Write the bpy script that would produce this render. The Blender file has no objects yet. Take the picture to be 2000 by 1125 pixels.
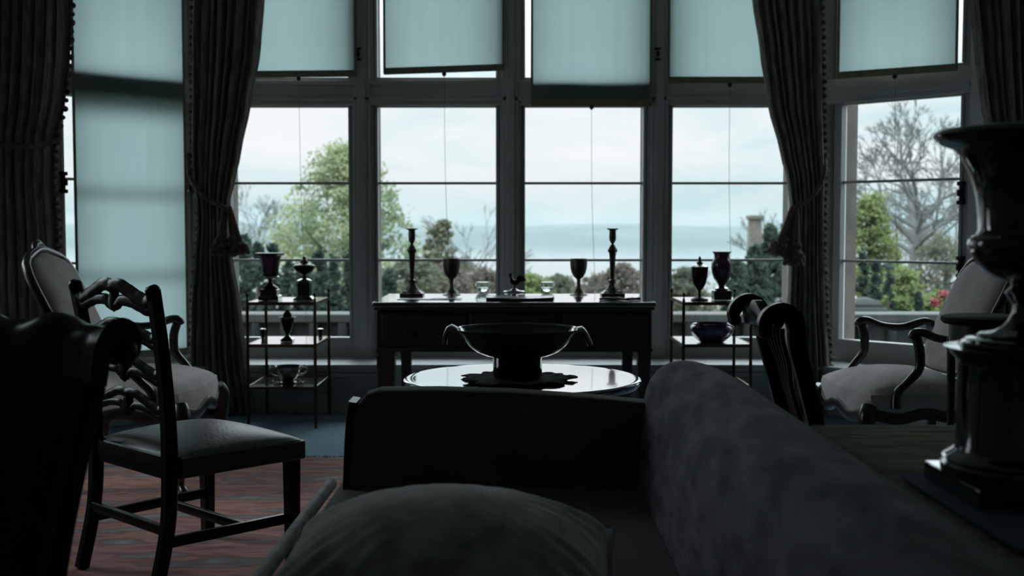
import bpy, math, random
from mathutils import Vector, Matrix, noise as mnoise
SC = bpy.context.scene
COL = SC.collection
PI = math.pi
# ------------------------------------------------------------------ camera, world, light, exposure
EYE = 1.18
FPX = 2200.0
PITCH = math.atan(117.5 / FPX)
cam_d = bpy.data.cameras.new('camera'); cam = bpy.data.objects.new('camera', cam_d); COL.objects.link(cam)
cam.location = (0, 0, EYE); cam.rotation_euler = (PI / 2 - PITCH, 0, 0)
cam_d.sensor_width = 36.0; cam_d.lens = FPX / 2000 * 36
cam_d.clip_end = 20000
cam_d.dof.use_dof = True; cam_d.dof.focus_distance = 3.75; cam_d.dof.aperture_fstop = 3.6
SC.camera = cam
vs = SC.view_settings
SC.display_settings.display_device = 'sRGB'
vs.view_transform = 'Standard'; vs.look = 'None'; vs.exposure = 0.0; vs.gamma = 1.0
try: vs.use_curve_mapping = False
except Exception: pass
cy = SC.cycles
cy.max_bounces = 10; cy.diffuse_bounces = 5; cy.glossy_bounces = 4; cy.transmission_bounces = 8
cy.transparent_max_bounces = 24; cy.volume_bounces = 2
cy.caustics_reflective = False; cy.caustics_refractive = False
cy.sample_clamp_indirect = 4.0

W = bpy.data.worlds.new('sky'); SC.world = W; W.use_nodes = True
ZENITH = 6.0
def build_world():
    nt = W.node_tree; N = nt.nodes; L = nt.links
    N.clear()
    out = N.new('ShaderNodeOutputWorld'); bg = N.new('ShaderNodeBackground')
    tc = N.new('ShaderNodeTexCoord'); mp = N.new('ShaderNodeMapping')
    mp.inputs['Scale'].default_value = (2.2, 2.2, 9.0); mp.inputs['Location'].default_value = (3.1, 0.4, 0.7)
    no = N.new('ShaderNodeTexNoise'); no.inputs['Scale'].default_value = 2.3; no.inputs['Detail'].default_value = 7
    no.inputs['Roughness'].default_value = 0.55; no.inputs['Distortion'].default_value = 0.5
    cr = N.new('ShaderNodeValToRGB')
    e = cr.color_ramp.elements
    e[0].position = 0.34; e[0].color = (0.74, 0.92, 0.97, 1)
    e[1].position = 0.60; e[1].color = (1.03, 1.04, 1.06, 1)
    m = cr.color_ramp.elements.new(0.46); m.color = (0.90, 0.99, 1.01, 1)
    L.new(tc.outputs['Generated'], mp.inputs['Vector']); L.new(mp.outputs['Vector'], no.inputs['Vector'])
    L.new(no.outputs['Fac'], cr.inputs['Fac'])
    # overcast sky: brightening from the horizon towards the zenith, slightly greener low down
    sp = N.new('ShaderNodeSeparateXYZ'); L.new(tc.outputs['Generated'], sp.inputs['Vector'])
    r2 = N.new('ShaderNodeValToRGB'); q = r2.color_ramp.elements
    q[0].position = 0.0; q[0].color = (.70, .83, .85, 1); q[1].position = .06; q[1].color = (1, 1, 1, 1)
    k = r2.color_ramp.elements.new(.45); k.color = (.90, .97, 1.0, 1)
    L.new(sp.outputs['Z'], r2.inputs['Fac'])
    mx = N.new('ShaderNodeMix'); mx.data_type = 'RGBA'; mx.blend_type = 'MULTIPLY'; mx.inputs['Factor'].default_value = 1
    L.new(cr.outputs['Color'], mx.inputs['A']); L.new(r2.outputs['Color'], mx.inputs['B'])
    L.new(mx.outputs['Result'], bg.inputs['Color'])
    mr = N.new('ShaderNodeMapRange'); mr.inputs['From Min'].default_value = .125; mr.inputs['From Max'].default_value = .52
    mr.inputs['To Min'].default_value = 1.0; mr.inputs['To Max'].default_value = ZENITH
    L.new(sp.outputs['Z'], mr.inputs['Value']); L.new(mr.outputs['Result'], bg.inputs['Strength'])
    L.new(bg.outputs['Background'], out.inputs['Surface'])
build_world()

def at(px, py, Y):
    """photo pixel (2000x1125) at distance Y from the camera -> world point"""
    x = (px - 1000) / FPX; y = (562.5 - py) / FPX
    c, s = math.cos(PITCH), math.sin(PITCH)
    d = (x, c + y * s, -s + y * c)
    k = Y / d[1]
    return Vector((d[0] * k, Y, EYE + d[2] * k))
def zat(py, Y): return at(1000, py, Y).z
def atz(px, py, z):
    p = at(px, py, 1.0); k = (z - EYE) / (p.z - EYE)
    return Vector((p.x * k, k, z))

# ------------------------------------------------------------------ mesh builder
class MB:
    def __init__(s): s.v = []; s.f = []
    def add(s, vs_, fs, M=None):
        o = len(s.v)
        s.v += [tuple(M @ Vector(p)) if M is not None else tuple(p) for p in vs_]
        s.f += [tuple(i + o for i in f) for f in fs]
        return s
    def box(s, x0, x1, y0, y1, z0, z1, M=None):
        v = [(x0,y0,z0),(x1,y0,z0),(x1,y1,z0),(x0,y1,z0),(x0,y0,z1),(x1,y0,z1),(x1,y1,z1),(x0,y1,z1)]
        f = [(0,3,2,1),(4,5,6,7),(0,1,5,4),(1,2,6,5),(2,3,7,6),(3,0,4,7)]
        return s.add(v, f, M)
    def cbox(s, c, d, M=None):
        return s.box(c[0]-d[0]/2, c[0]+d[0]/2, c[1]-d[1]/2, c[1]+d[1]/2, c[2]-d[2]/2, c[2]+d[2]/2, M)
    def rings(s, rings, cap0=True, cap1=True, M=None, loop=False):
        n = len(rings[0]); v = [p for r in rings for p in r]; f = []
        m = len(rings)
        for i in range(m if loop else m - 1):
            a = i * n; b = ((i + 1) % m) * n
            for j in range(n):
                k = (j + 1) % n
                f.append((a + j, a + k, b + k, b + j))
        if not loop:
            if cap0: f.append(tuple(range(n - 1, -1, -1)))
            if cap1: f.append(tuple((m - 1) * n + j for j in range(n)))
        return s.add(v, f, M)
    def lathe(s, prof, seg=32, c=(0,0,0), M=None, mod=None, sx=1, sy=1):
        rs = []
        for (r, z) in prof:
            ring = []
            for j in range(seg):
                a = 2 * PI * j / seg
                q = max(r, 1e-4) * (mod(a, z, r) if mod else 1)
                ring.append((c[0] + q * math.cos(a) * sx, c[1] + q * math.sin(a) * sy, c[2] + z))
            rs.append(ring)
        return s.rings(rs, M=M)
    def poly_lathe(s, prof, c=(0,0,0), M=None, n=4):
        """square (or n-sided) section turned profile; r = half width"""
        rs = []
        k = 1 / math.cos(PI / n)
        for (r, z) in prof:
            rs.append([(c[0] + r * k * math.cos(2*PI*(j+.5)/n), c[1] + r * k * math.sin(2*PI*(j+.5)/n), c[2] + z) for j in range(n)])
        return s.rings(rs, M=M)
    def tube(s, pts, rad, seg=10, M=None, flat=None, up=(0,0,1), sub=0):
        """swept ellipse; rad one number or list; flat = (a, b) multipliers (side, up)"""
        P = [Vector(p) for p in pts]
        R = list(rad) if hasattr(rad, '__len__') else [rad] * len(P)
        if sub: P, R = smooth(P, R, sub)
        fa, fb = flat or (1, 1)
        rs = []
        prev = None
        for i, p in enumerate(P):
            t = (P[min(i+1, len(P)-1)] - P[max(i-1, 0)])
            if t.length < 1e-9: t = Vector((0,0,1))
            t.normalize()
            u = Vector(up) if prev is None else prev
            a = t.cross(u)
            if a.length < 1e-4: a = t.cross(Vector((1,0,0)) if abs(t.x) < .9 else Vector((0,1,0)))
            a.normalize(); b = a.cross(t).normalized()
            prev = b
            rs.append([tuple(p + a * (R[i] * fa * math.cos(2*PI*j/seg)) + b * (R[i] * fb * math.sin(2*PI*j/seg))) for j in range(seg)])
        return s.rings(rs, M=M)
    def bar(s, pts, w, h, up=(0,0,1), M=None, sub=0, fixed=True):
        """rectangular section swept along pts (w across, h along up). w, h numbers or lists"""
        P = [Vector(p) for p in pts]
        Wl = list(w) if hasattr(w, '__len__') else [w] * len(P)
        Hl = list(h) if hasattr(h, '__len__') else [h] * len(P)
        if sub:
            P2, Wl = smooth(P, Wl, sub); _, Hl = smooth(P, Hl, sub); P = P2
        U = Vector(up).normalized(); rs = []
        for i, p in enumerate(P):
            t = (P[min(i+1, len(P)-1)] - P[max(i-1, 0)]).normalized()
            a = t.cross(U).normalized(); b = a.cross(t).normalized()
            x, y = a * Wl[i] / 2, b * Hl[i] / 2
            c = .22
            ring = []
            for (e, g) in ((1,1-c),(1-c,1),(-1+c,1),(-1,1-c),(-1,-1+c),(-1+c,-1),(1-c,-1),(1,-1+c)):
                ring.append(tuple(p + x * e + y * g))
            rs.append(ring)
        return s.rings(rs, M=M)
    def prism(s, outline, h0, h1, plane='xz', M=None):
        def P(a, b, h): return {'xz': (a, h, b), 'xy': (a, b, h), 'yz': (h, a, b)}[plane]
        return s.rings([[P(a, b, h0) for a, b in outline], [P(a, b, h1) for a, b in outline]], M=M)
    def grid(s, fn, nu, nv, M=None, closed_u=False):
        v = []; f = []
        mu = nu if closed_u else nu + 1
        for j in range(nv + 1):
            for i in range(mu): v.append(fn(i / nu, j / nv))
        for j in range(nv):
            for i in range(nu):
                k = (i + 1) % mu if closed_u else i + 1
                f.append((j*mu+i, j*mu+k, (j+1)*mu+k, (j+1)*mu+i))
        return s.add(v, f, M)
    def build(s, name, m, parent=None, bevel=0, subd=0, angle=40, solid=0, flat=False, weld=False):
        me = bpy.data.meshes.new(name); me.from_pydata(s.v, [], s.f); me.update()
        import bmesh
        b = bmesh.new(); b.from_mesh(me)
        if weld: bmesh.ops.remove_doubles(b, verts=b.verts, dist=1e-5)
        bmesh.ops.recalc_face_normals(b, faces=b.faces)
        b.to_mesh(me); b.free()
        if not flat:
            me.polygons.foreach_set('use_smooth', [True] * len(me.polygons))
            try: me.set_sharp_from_angle(angle=math.radians(angle))
            except Exception: pass
        me.materials.append(m)
        o = bpy.data.objects.new(name, me); COL.objects.link(o)
        if parent is not None: o.parent = parent
        if solid:
            q = o.modifiers.new('thickness', 'SOLIDIFY'); q.thickness = solid; q.offset = 0
        if bevel:
            q = o.modifiers.new('edges', 'BEVEL'); q.width = bevel; q.segments = 2; q.limit_method = 'ANGLE'; q.angle_limit = math.radians(35)
        if subd:
            q = o.modifiers.new('smooth', 'SUBSURF'); q.levels = subd; q.render_levels = subd
        return o
def smooth(P, R, n):
    """Catmull-Rom"""
    P = [Vector(p) for p in P]; oP, oR = [], []
    for i in range(len(P) - 1):
        p0, p1, p2, p3 = P[max(i-1,0)], P[i], P[i+1], P[min(i+2, len(P)-1)]
        r0, r1, r2, r3 = R[max(i-1,0)], R[i], R[i+1], R[min(i+2, len(P)-1)]
        for k in range(n):
            t = k / n
            f = lambda a, b, c, d: 0.5 * ((2*b) + (c - a) * t + (2*a - 5*b + 4*c - d) * t*t + (3*b - a - 3*c + d) * t*t*t)
            oP.append(f(p0, p1, p2, p3)); oR.append(f(r0, r1, r2, r3))
    oP.append(P[-1]); oR.append(R[-1])
    return oP, oR
def interp(tab, x):
    if x <= tab[0][0]: return tab[0][1]
    for (a, va), (b, vb) in zip(tab, tab[1:]):
        if x <= b:
            t = (x - a) / (b - a); t = t * t * (3 - 2 * t) * .5 + t * .5
            return va + (vb - va) * t
    return tab[-1][1]
def tag(o, label=None, cat=None, group=None, kind=None):
    if label: o['label'] = label
    if cat: o['category'] = cat
    if group: o['group'] = group
    if kind: o['kind'] = kind
    return o
def thing(name, label, cat, loc=(0,0,0), rz=0, group=None):
    o = bpy.data.objects.new(name, None); COL.objects.link(o)
    o.empty_display_size = .1
    o.location = loc; o.rotation_euler = (0, 0, rz)
    return tag(o, label, cat, group)
def struct_empty(name, loc=(0,0,0), rz=0):
    o = bpy.data.objects.new(name, None); COL.objects.link(o); o.location = loc; o.rotation_euler = (0,0,rz)
    o['kind'] = 'structure'; return o
def kids(o): return [c for c in bpy.data.objects if c.parent is o]
def copy_tree(o, parent=None):
    c = o.copy(); COL.objects.link(c); c.parent = parent
    for k in kids(o): copy_tree(k, c)
    return c

# ------------------------------------------------------------------ materials
def mat(name, col, rough=.5, metal=0, spec=.5, noise=None, bump=None, coat=0, coat_rough=.05, ior=1.5, sheen=0, coat_ior=1.5):
    m = bpy.data.materials.new(name); m.use_nodes = True
    nt = m.node_tree; N = nt.nodes; L = nt.links; b = N['Principled BSDF']
    b.inputs['Base Color'].default_value = (*col, 1); b.inputs['Roughness'].default_value = rough
    b.inputs['Metallic'].default_value = metal; b.inputs['IOR'].default_value = ior
    b.inputs['Specular IOR Level'].default_value = spec
    b.inputs['Coat Weight'].default_value = coat; b.inputs['Coat Roughness'].default_value = coat_rough; b.inputs['Coat IOR'].default_value = coat_ior
    if sheen:
        b.inputs['Sheen Weight'].default_value = sheen; b.inputs['Sheen Roughness'].default_value = .45
    tc = N.new('ShaderNodeTexCoord')
    if noise:   # (scale, colour2, detail, stretch)
        sc, c2, det, st = noise
        mp = N.new('ShaderNodeMapping'); mp.inputs['Scale'].default_value = st
        no = N.new('ShaderNodeTexNoise'); no.inputs['Scale'].default_value = sc; no.inputs['Detail'].default_value = det
        cr = N.new('ShaderNodeValToRGB'); cr.color_ramp.elements[0].position = .35; cr.color_ramp.elements[1].position = .65
        cr.color_ramp.elements[0].color = (*col, 1); cr.color_ramp.elements[1].color = (*c2, 1)
        L.new(tc.outputs['Object'], mp.inputs['Vector']); L.new(mp.outputs['Vector'], no.inputs['Vector'])
        L.new(no.outputs['Fac'], cr.inputs['Fac']); L.new(cr.outputs['Color'], b.inputs['Base Color'])
    if bump:    # (scale, strength, stretch)
        sc, sg, st = bump
        mp = N.new('ShaderNodeMapping'); mp.inputs['Scale'].default_value = st
        no = N.new('ShaderNodeTexNoise'); no.inputs['Scale'].default_value = sc; no.inputs['Detail'].default_value = 4
        bp = N.new('ShaderNodeBump'); bp.inputs['Strength'].default_value = sg; bp.inputs['Distance'].default_value = .01
        L.new(tc.outputs['Object'], mp.inputs['Vector']); L.new(mp.outputs['Vector'], no.inputs['Vector'])
        L.new(no.outputs['Fac'], bp.inputs['Height']); L.new(bp.outputs['Normal'], b.inputs['Normal'])
    return m
O3 = (1,1,1)
M = {}
M['paint'] = mat('window_paint', (.62,.64,.64), .45, noise=(3,(.55,.57,.57),3,O3), bump=(8,.15,O3))
M['panel'] = mat('panel_paint', (.56,.58,.58), .5, noise=(2.5,(.48,.50,.50),3,O3))
M['wall'] = mat('wall_paper', (.68,.68,.64), .8, noise=(5,(.62,.62,.58),4,O3))
M['ceil'] = mat('ceiling_plaster', (.86,.86,.84), .85, noise=(2,(.82,.82,.80),3,O3))
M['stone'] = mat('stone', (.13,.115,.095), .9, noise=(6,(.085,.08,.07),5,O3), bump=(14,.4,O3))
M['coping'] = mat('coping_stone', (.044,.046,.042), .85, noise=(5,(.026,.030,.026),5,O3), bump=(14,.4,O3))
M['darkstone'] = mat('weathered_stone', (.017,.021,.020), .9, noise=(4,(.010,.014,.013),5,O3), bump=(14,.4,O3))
M['carpet'] = mat('blue_carpet', (.24,.38,.46), .95, noise=(60,(.19,.30,.37),3,O3), bump=(180,.4,O3))
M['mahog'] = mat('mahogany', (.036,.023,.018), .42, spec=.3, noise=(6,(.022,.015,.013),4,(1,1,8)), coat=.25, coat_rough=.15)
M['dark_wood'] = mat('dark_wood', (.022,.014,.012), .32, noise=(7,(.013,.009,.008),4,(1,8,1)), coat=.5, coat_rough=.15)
M['polish'] = mat('polished_top', (.05,.03,.022), .10, noise=(9,(.035,.02,.016),5,(1,7,1)), coat=1.0, coat_rough=.03, ior=2.0, spec=.8, coat_ior=2.1)
M['desk_top'] = mat('desk_top', (.05,.035,.028), .14, noise=(8,(.035,.024,.02),5,(1,6,1)), coat=1.0, coat_rough=.06, ior=1.8, spec=.7, coat_ior=1.9)
M['shelf'] = mat('polished_shelf', (.08,.06,.05), .10, noise=(7,(.06,.05,.042),4,O3), coat=1.0, coat_rough=.05, ior=2.0, spec=.8, coat_ior=2.0)
M['brass'] = mat('dull_brass', (.10,.075,.04), .4, metal=.9, noise=(12,(.06,.045,.028),3,O3))
M['pewter'] = mat('tarnished_silver', (.12,.115,.105), .35, metal=.9, noise=(20,(.07,.065,.06),4,O3))
M['goblet'] = mat('bronze_metal', (.13,.105,.085), .42, metal=.8, noise=(25,(.08,.065,.055),4,O3))
M['bronze'] = mat('dark_bronze', (.03,.022,.018), .3, metal=.85, noise=(20,(.018,.014,.012),4,O3))
M['silver'] = mat('silver', (.42,.43,.42), .25, metal=1, noise=(15,(.3,.3,.29),4,O3))
M['marble'] = mat('black_marble', (.008,.008,.010), .08, noise=(9,(.014,.012,.014),5,O3), coat=1.0, coat_ior=1.9)
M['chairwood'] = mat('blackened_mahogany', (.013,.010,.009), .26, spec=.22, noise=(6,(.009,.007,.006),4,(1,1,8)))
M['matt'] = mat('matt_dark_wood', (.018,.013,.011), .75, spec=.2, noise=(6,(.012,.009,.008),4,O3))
M['bluejohn'] = mat('purple_spar', (.11,.025,.085), .25, noise=(14,(.03,.012,.03),5,(1,1,2.5)), coat=.5)
M['spar_bowl'] = mat('banded_purple_spar', (.12,.085,.26), .18, noise=(11,(.02,.015,.04),5,(1.5,1,3)), coat=.8)
M['bowl'] = mat('dark_glazed', (.012,.010,.010), .14, noise=(8,(.018,.014,.013),4,O3), coat=.8)
M['leather'] = mat('dark_leather', (.055,.05,.052), .34, noise=(30,(.042,.04,.042),4,O3), bump=(90,.12,O3))
M['doily'] = mat('dark_mat', (.014,.012,.013), .9, noise=(40,(.022,.019,.02),4,O3), bump=(60,.5,O3))
M['sofa'] = mat('sofa_damask', (.36,.325,.385), .85, noise=(17,(.11,.095,.135),6,(1.3,.40,.9)), bump=(120,.18,O3), sheen=.25)
M['sofa_arm'] = mat('sofa_arm_cloth', (.19,.16,.165), .9, noise=(8,(.14,.12,.12),4,O3), bump=(120,.15,O3), sheen=.2)
M['cushion'] = mat('cushion_damask', (.74,.75,.73), .85, noise=(16,(.33,.33,.33),6,(1,1,1)), bump=(110,.2,O3), sheen=.8)
M['pale_damask'] = mat('rose_damask', (.78,.66,.65), .8, noise=(11,(.62,.51,.51),5,O3), bump=(110,.15,O3), sheen=.7)
M['olive'] = mat('olive_velvet', (.33,.33,.175), .9, noise=(7,(.15,.15,.085),5,(1,6,1)), bump=(10,1.0,(1,5,1)), sheen=.3)
M['bluecloth'] = mat('blue_cloth', (.10,.19,.29), .85, noise=(18,(.08,.15,.23),3,O3))
M['curtain'] = mat('curtain_brocade', (.44,.38,.33), .9, noise=(16,(.20,.175,.16),5,(3,3,.5)), bump=(60,.25,(2,2,.6)))
M['fringe'] = mat('fringe_braid', (.30,.25,.21), .9, noise=(50,(.04,.03,.03),3,O3))
M['tassel'] = mat('tassel_yarn', (.22,.16,.14), .95, noise=(60,(.11,.08,.07),3,(1,1,.2)))
M['hem'] = mat('blind_hem', (.30,.28,.20), .85, noise=(20,(.25,.23,.17),3,O3))
M['iron'] = mat('black_iron', (.01,.01,.011), .45, metal=.4, noise=(20,(.015,.015,.016),3,O3))
M['paper'] = mat('leather_blotter_top', (.15,.16,.17), .25, noise=(14,(.10,.11,.12),4,O3), coat=.4)
M['black'] = mat('black_leather', (.012,.012,.013), .4, noise=(30,(.018,.017,.018),3,O3))
M['dotted'] = mat('dotted_cloth', (.010,.011,.013), .9, noise=(30,(.014,.014,.016),3,O3))
def dotted():
    m = M['dotted']; nt = m.node_tree; N = nt.nodes; L = nt.links; b = N['Principled BSDF']
    tc = N.new('ShaderNodeTexCoord'); vo = N.new('ShaderNodeTexVoronoi'); vo.inputs['Scale'].default_value = 55; vo.inputs['Randomness'].default_value = 0
    cr = N.new('ShaderNodeValToRGB'); cr.color_ramp.elements[0].position = .16; cr.color_ramp.elements[1].position = .24
    cr.color_ramp.elements[0].color = (.06,.075,.075,1); cr.color_ramp.elements[1].color = (.010,.011,.013,1)
    L.new(tc.outputs['Object'], vo.inputs['Vector']); L.new(vo.outputs['Distance'], cr.inputs['Fac']); L.new(cr.outputs['Color'], b.inputs['Base Color'])
dotted()
def rug_mat():
    m = bpy.data.materials.new('red_rug'); m.use_nodes = True
    nt = m.node_tree; N = nt.nodes; L = nt.links; b = N['Principled BSDF']
    b.inputs['Roughness'].default_value = .95
    tc = N.new('ShaderNodeTexCoord'); mp = N.new('ShaderNodeMapping'); mp.inputs['Scale'].default_value = (1, 2.6, 1)
    wv = N.new('ShaderNodeTexWave'); wv.bands_direction = 'Y'; wv.inputs['Scale'].default_value = .55
    wv.inputs['Distortion'].default_value = 11; wv.inputs['Detail'].default_value = 4; wv.inputs['Detail Scale'].default_value = 1.6
    no = N.new('ShaderNodeTexNoise'); no.inputs['Scale'].default_value = 5; no.inputs['Detail'].default_value = 7
    mx = N.new('ShaderNodeMath'); mx.operation = 'ADD'; ml = N.new('ShaderNodeMath'); ml.operation = 'MULTIPLY'; ml.inputs[1].default_value = .28
    cr = N.new('ShaderNodeValToRGB'); e = cr.color_ramp.elements
    e[0].position = .22; e[0].color = (.12,.08,.085,1); e[1].position = .95; e[1].color = (.48,.40,.36,1)
    for p, c in ((.40,(.42,.165,.15,1)), (.55,(.52,.27,.23,1)), (.68,(.33,.14,.13,1)), (.80,(.24,.26,.27,1))):
        k = e.new(p); k.color = c
    L.new(tc.outputs['Object'], mp.inputs['Vector']); L.new(mp.outputs['Vector'], wv.inputs['Vector']); L.new(mp.outputs['Vector'], no.inputs['Vector'])
    L.new(wv.outputs['Fac'], ml.inputs[0]); L.new(ml.outputs[0], mx.inputs[0]); 
    m2 = N.new('ShaderNodeMath'); m2.operation = 'MULTIPLY'; m2.inputs[1].default_value = .92
    L.new(no.outputs['Fac'], m2.inputs[0]); L.new(m2.outputs[0], mx.inputs[1])
    L.new(mx.outputs[0], cr.inputs['Fac']); L.new(cr.outputs['Color'], b.inputs['Base Color'])
    bp = N.new('ShaderNodeBump'); bp.inputs['Strength'].default_value = .3; n2 = N.new('ShaderNodeTexNoise'); n2.inputs['Scale'].default_value = 150
    L.new(tc.outputs['Object'], n2.inputs['Vector']); L.new(n2.outputs['Fac'], bp.inputs['Height']); L.new(bp.outputs['Normal'], b.inputs['Normal'])
    return m
M['rug'] = rug_mat()
def glass_mat():
    m = bpy.data.materials.new('window_glass'); m.use_nodes = True
    nt = m.node_tree; N = nt.nodes; L = nt.links; N.clear()
    out = N.new('ShaderNodeOutputMaterial'); mx = N.new('ShaderNodeMixShader'); tr = N.new('ShaderNodeBsdfTransparent'); gl = N.new('ShaderNodeBsdfGlossy')
    fr = N.new('ShaderNodeFresnel'); fr.inputs['IOR'].default_value = 1.35
    tr.inputs['Color'].default_value = (.96,.975,.975,1); gl.inputs['Roughness'].default_value = .02
    L.new(fr.outputs['Fac'], mx.inputs['Fac']); L.new(tr.outputs[0], mx.inputs[1]); L.new(gl.outputs[0], mx.inputs[2]); L.new(mx.outputs[0], out.inputs['Surface'])
    return m
M['glass'] = glass_mat()
def clear_mat():
    m = bpy.data.materials.new('clear_glass'); m.use_nodes = True
    b = m.node_tree.nodes['Principled BSDF']
    b.inputs['Base Color'].default_value = (.93,.98,.97,1); b.inputs['Roughness'].default_value = .02
    b.inputs['Transmission Weight'].default_value = 1; b.inputs['IOR'].default_value = 1.45
    return m
M['clear'] = clear_mat()
def blind_mat():
    m = bpy.data.materials.new('blind_linen'); m.use_nodes = True
    nt = m.node_tree; N = nt.nodes; L = nt.links; N.clear()
    out = N.new('ShaderNodeOutputMaterial'); mx = N.new('ShaderNodeMixShader'); tl = N.new('ShaderNodeBsdfTranslucent'); df = N.new('ShaderNodeBsdfDiffuse')
    tc = N.new('ShaderNodeTexCoord'); no = N.new('ShaderNodeTexNoise'); no.inputs['Scale'].default_value = 5; no.inputs['Detail'].default_value = 6
    mp = N.new('ShaderNodeMapping'); mp.inputs['Scale'].default_value = (3, 3, .25)
    cr = N.new('ShaderNodeValToRGB'); cr.color_ramp.elements[0].color = (.43,.55,.55,1); cr.color_ramp.elements[1].color = (.465,.585,.585,1)
    cr.color_ramp.elements[0].position = .3; cr.color_ramp.elements[1].position = .7
    L.new(tc.outputs['Object'], mp.inputs['Vector']); L.new(mp.outputs['Vector'], no.inputs['Vector']); L.new(no.outputs['Fac'], cr.inputs['Fac'])
    L.new(cr.outputs['Color'], tl.inputs['Color']); df.inputs['Color'].default_value = (.34,.35,.31,1)
    mx.inputs['Fac'].default_value = .12
    L.new(tl.outputs[0], mx.inputs[1]); L.new(df.outputs[0], mx.inputs[2]); L.new(mx.outputs[0], out.inputs['Surface'])
    return m
M['blind'] = blind_mat()
def leaf_mat(name, c1, c2, scale=1.2, tr=.35):
    m = bpy.data.materials.new(name); m.use_nodes = True
    nt = m.node_tree; N = nt.nodes; L = nt.links; N.clear()
    out = N.new('ShaderNodeOutputMaterial'); mx = N.new('ShaderNodeMixShader'); tl = N.new('ShaderNodeBsdfTranslucent'); df = N.new('ShaderNodeBsdfDiffuse')
    tc = N.new('ShaderNodeTexCoord'); no = N.new('ShaderNodeTexNoise'); no.inputs['Scale'].default_value = scale; no.inputs['Detail'].default_value = 4
    cr = N.new('ShaderNodeValToRGB'); cr.color_ramp.elements[0].color = (*c1, 1); cr.color_ramp.elements[1].color = (*c2, 1)
    cr.color_ramp.elements[0].position = .35; cr.color_ramp.elements[1].position = .65
    L.new(tc.outputs['Object'], no.inputs['Vector']); L.new(no.outputs['Fac'], cr.inputs['Fac'])
    L.new(cr.outputs['Color'], tl.inputs['Color']); L.new(cr.outputs['Color'], df.inputs['Color'])
    mx.inputs['Fac'].default_value = tr
    L.new(df.outputs[0], mx.inputs[1]); L.new(tl.outputs[0], mx.inputs[2]); L.new(mx.outputs[0], out.inputs['Surface'])
    return m
M['leaf_green'] = leaf_mat('spring_leaves', (0.123,0.167,0.099), (0.275,0.290,0.167), .8)
M['leaf_yew'] = leaf_mat('yew_needles', (0.023,0.036,0.032), (0.054,0.074,0.059), 1.0, .2)
M['leaf_lime'] = leaf_mat('lime_leaves', (0.109,0.144,0.058), (0.173,0.201,0.092), .9)
M['leaf_olive'] = leaf_mat('olive_leaves', (0.084,0.095,0.068), (0.136,0.136,0.095), .6)
M['leaf_rust'] = leaf_mat('budding_leaves', (0.102,0.090,0.075), (0.156,0.129,0.106), .6)
M['bark'] = mat('bark', (.06,.055,.048), .95, noise=(5,(.04,.036,.032),4,O3))
M['twig'] = mat('bare_twigs', (.13,.135,.13), .95, noise=(2,(.10,.10,.095),4,O3))
M['petal'] = mat('red_petals', (.20,.03,.028), .7, noise=(5,(.15,.02,.02),2,O3))
M['lawn'] = mat('lawn_grass', (.045,.055,.03), .95, noise=(.3,(.06,.062,.036),5,O3))
M['lake'] = mat('lake_water', (.05,.075,.08), .06, noise=(.004,(.06,.085,.09),4,O3))
M['hill'] = mat('hill_moor', (.046,.066,.068), .95, noise=(.004,(.066,.086,.085),6,O3))

# ------------------------------------------------------------------ setting: room shell
CX = 2.06; GY = 7.6; INN = .45; ZTOP = 3.15; CEIL = 3.55
def local(rz, ox, oy):
    c, s = math.cos(rz), math.sin(rz)
    return lambda u, y: (ox + c * u - s * y, oy + s * u + c * y)
R45 = PI / 4
right_frame = (-R45, CX, GY)        # local +x runs from the corner outward to the right, +y outdoors
left_frame = (R45, -CX, GY)         # local -x runs from the corner outward to the left
def struct(mb, name, m, parent=None, **k):
    o = mb.build(name, m, parent, **k)
    if parent is None: o['kind'] = 'structure'
    return o
XW = 3.18
floor_b = MB().box(-XW, XW, -2.6, 7.5, -.06, 0)
struct(floor_b, 'floor', M['carpet'])
struct(MB().box(-XW-.2, XW+.2, -2.8, 8.3, CEIL, CEIL + .12), 'ceiling', M['ceil'])
SW0, SW1, SWB, SWT = 4.25, 5.45, .62, 2.55        # unseen side-wall window, added to brighten the foreground with daylight
wl = MB(); wl.box(-XW-.15, -XW, -2.6, SW0, 0, CEIL); wl.box(-XW-.15, -XW, SW1, 6.75, 0, CEIL); wl.box(-XW-.15, -XW, SW0, SW1, 0, SWB); wl.box(-XW-.15, -XW, SW0, SW1, SWT, CEIL)
struct(wl, 'wall_left', M['wall'])
struct(MB().box(XW, XW+.15, -2.6, 6.75, 0, CEIL), 'wall_right', M['wall'])
struct(MB().box(-XW, XW, -2.75, -2.6, 0, CEIL), 'wall_back', M['wall'])
z_sill = zat(712, 7.13)
# window wall below the sill, centre and both canted sides, with panel mouldings
ic = CX - INN * math.tan(PI / 8)
def below_sill(mb, u0, u1, frame=None):
    MM = None
    if frame: MM = Matrix.Translation((frame[1], frame[2], 0)) @ Matrix.Rotation(frame[0], 4, 'Z')
    else: MM = Matrix.Translation((0, GY, 0))
    mb.box(u0, u1, -INN, .25, 0, z_sill - .03, MM)
def below_trim(mb, u0, u1, frame=None):
    MM = Matrix.Translation((frame[1], frame[2], 0)) @ Matrix.Rotation(frame[0], 4, 'Z') if frame else Matrix.Translation((0, GY, 0))
    mb.box(u0, u1, -INN - .018, -INN, 0, .13, MM)
    mb.box(u0, u1, -INN - .012, -INN, .13, .15, MM)
    mb.box(u0, u1, -INN - .014, -INN, z_sill - .085, z_sill - .055, MM)
wb = MB(); below_sill(wb, -ic, ic); below_sill(wb, INN * math.tan(PI/8), 1.36, right_frame); below_sill(wb, -1.36, -INN * math.tan(PI/8), left_frame)
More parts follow.
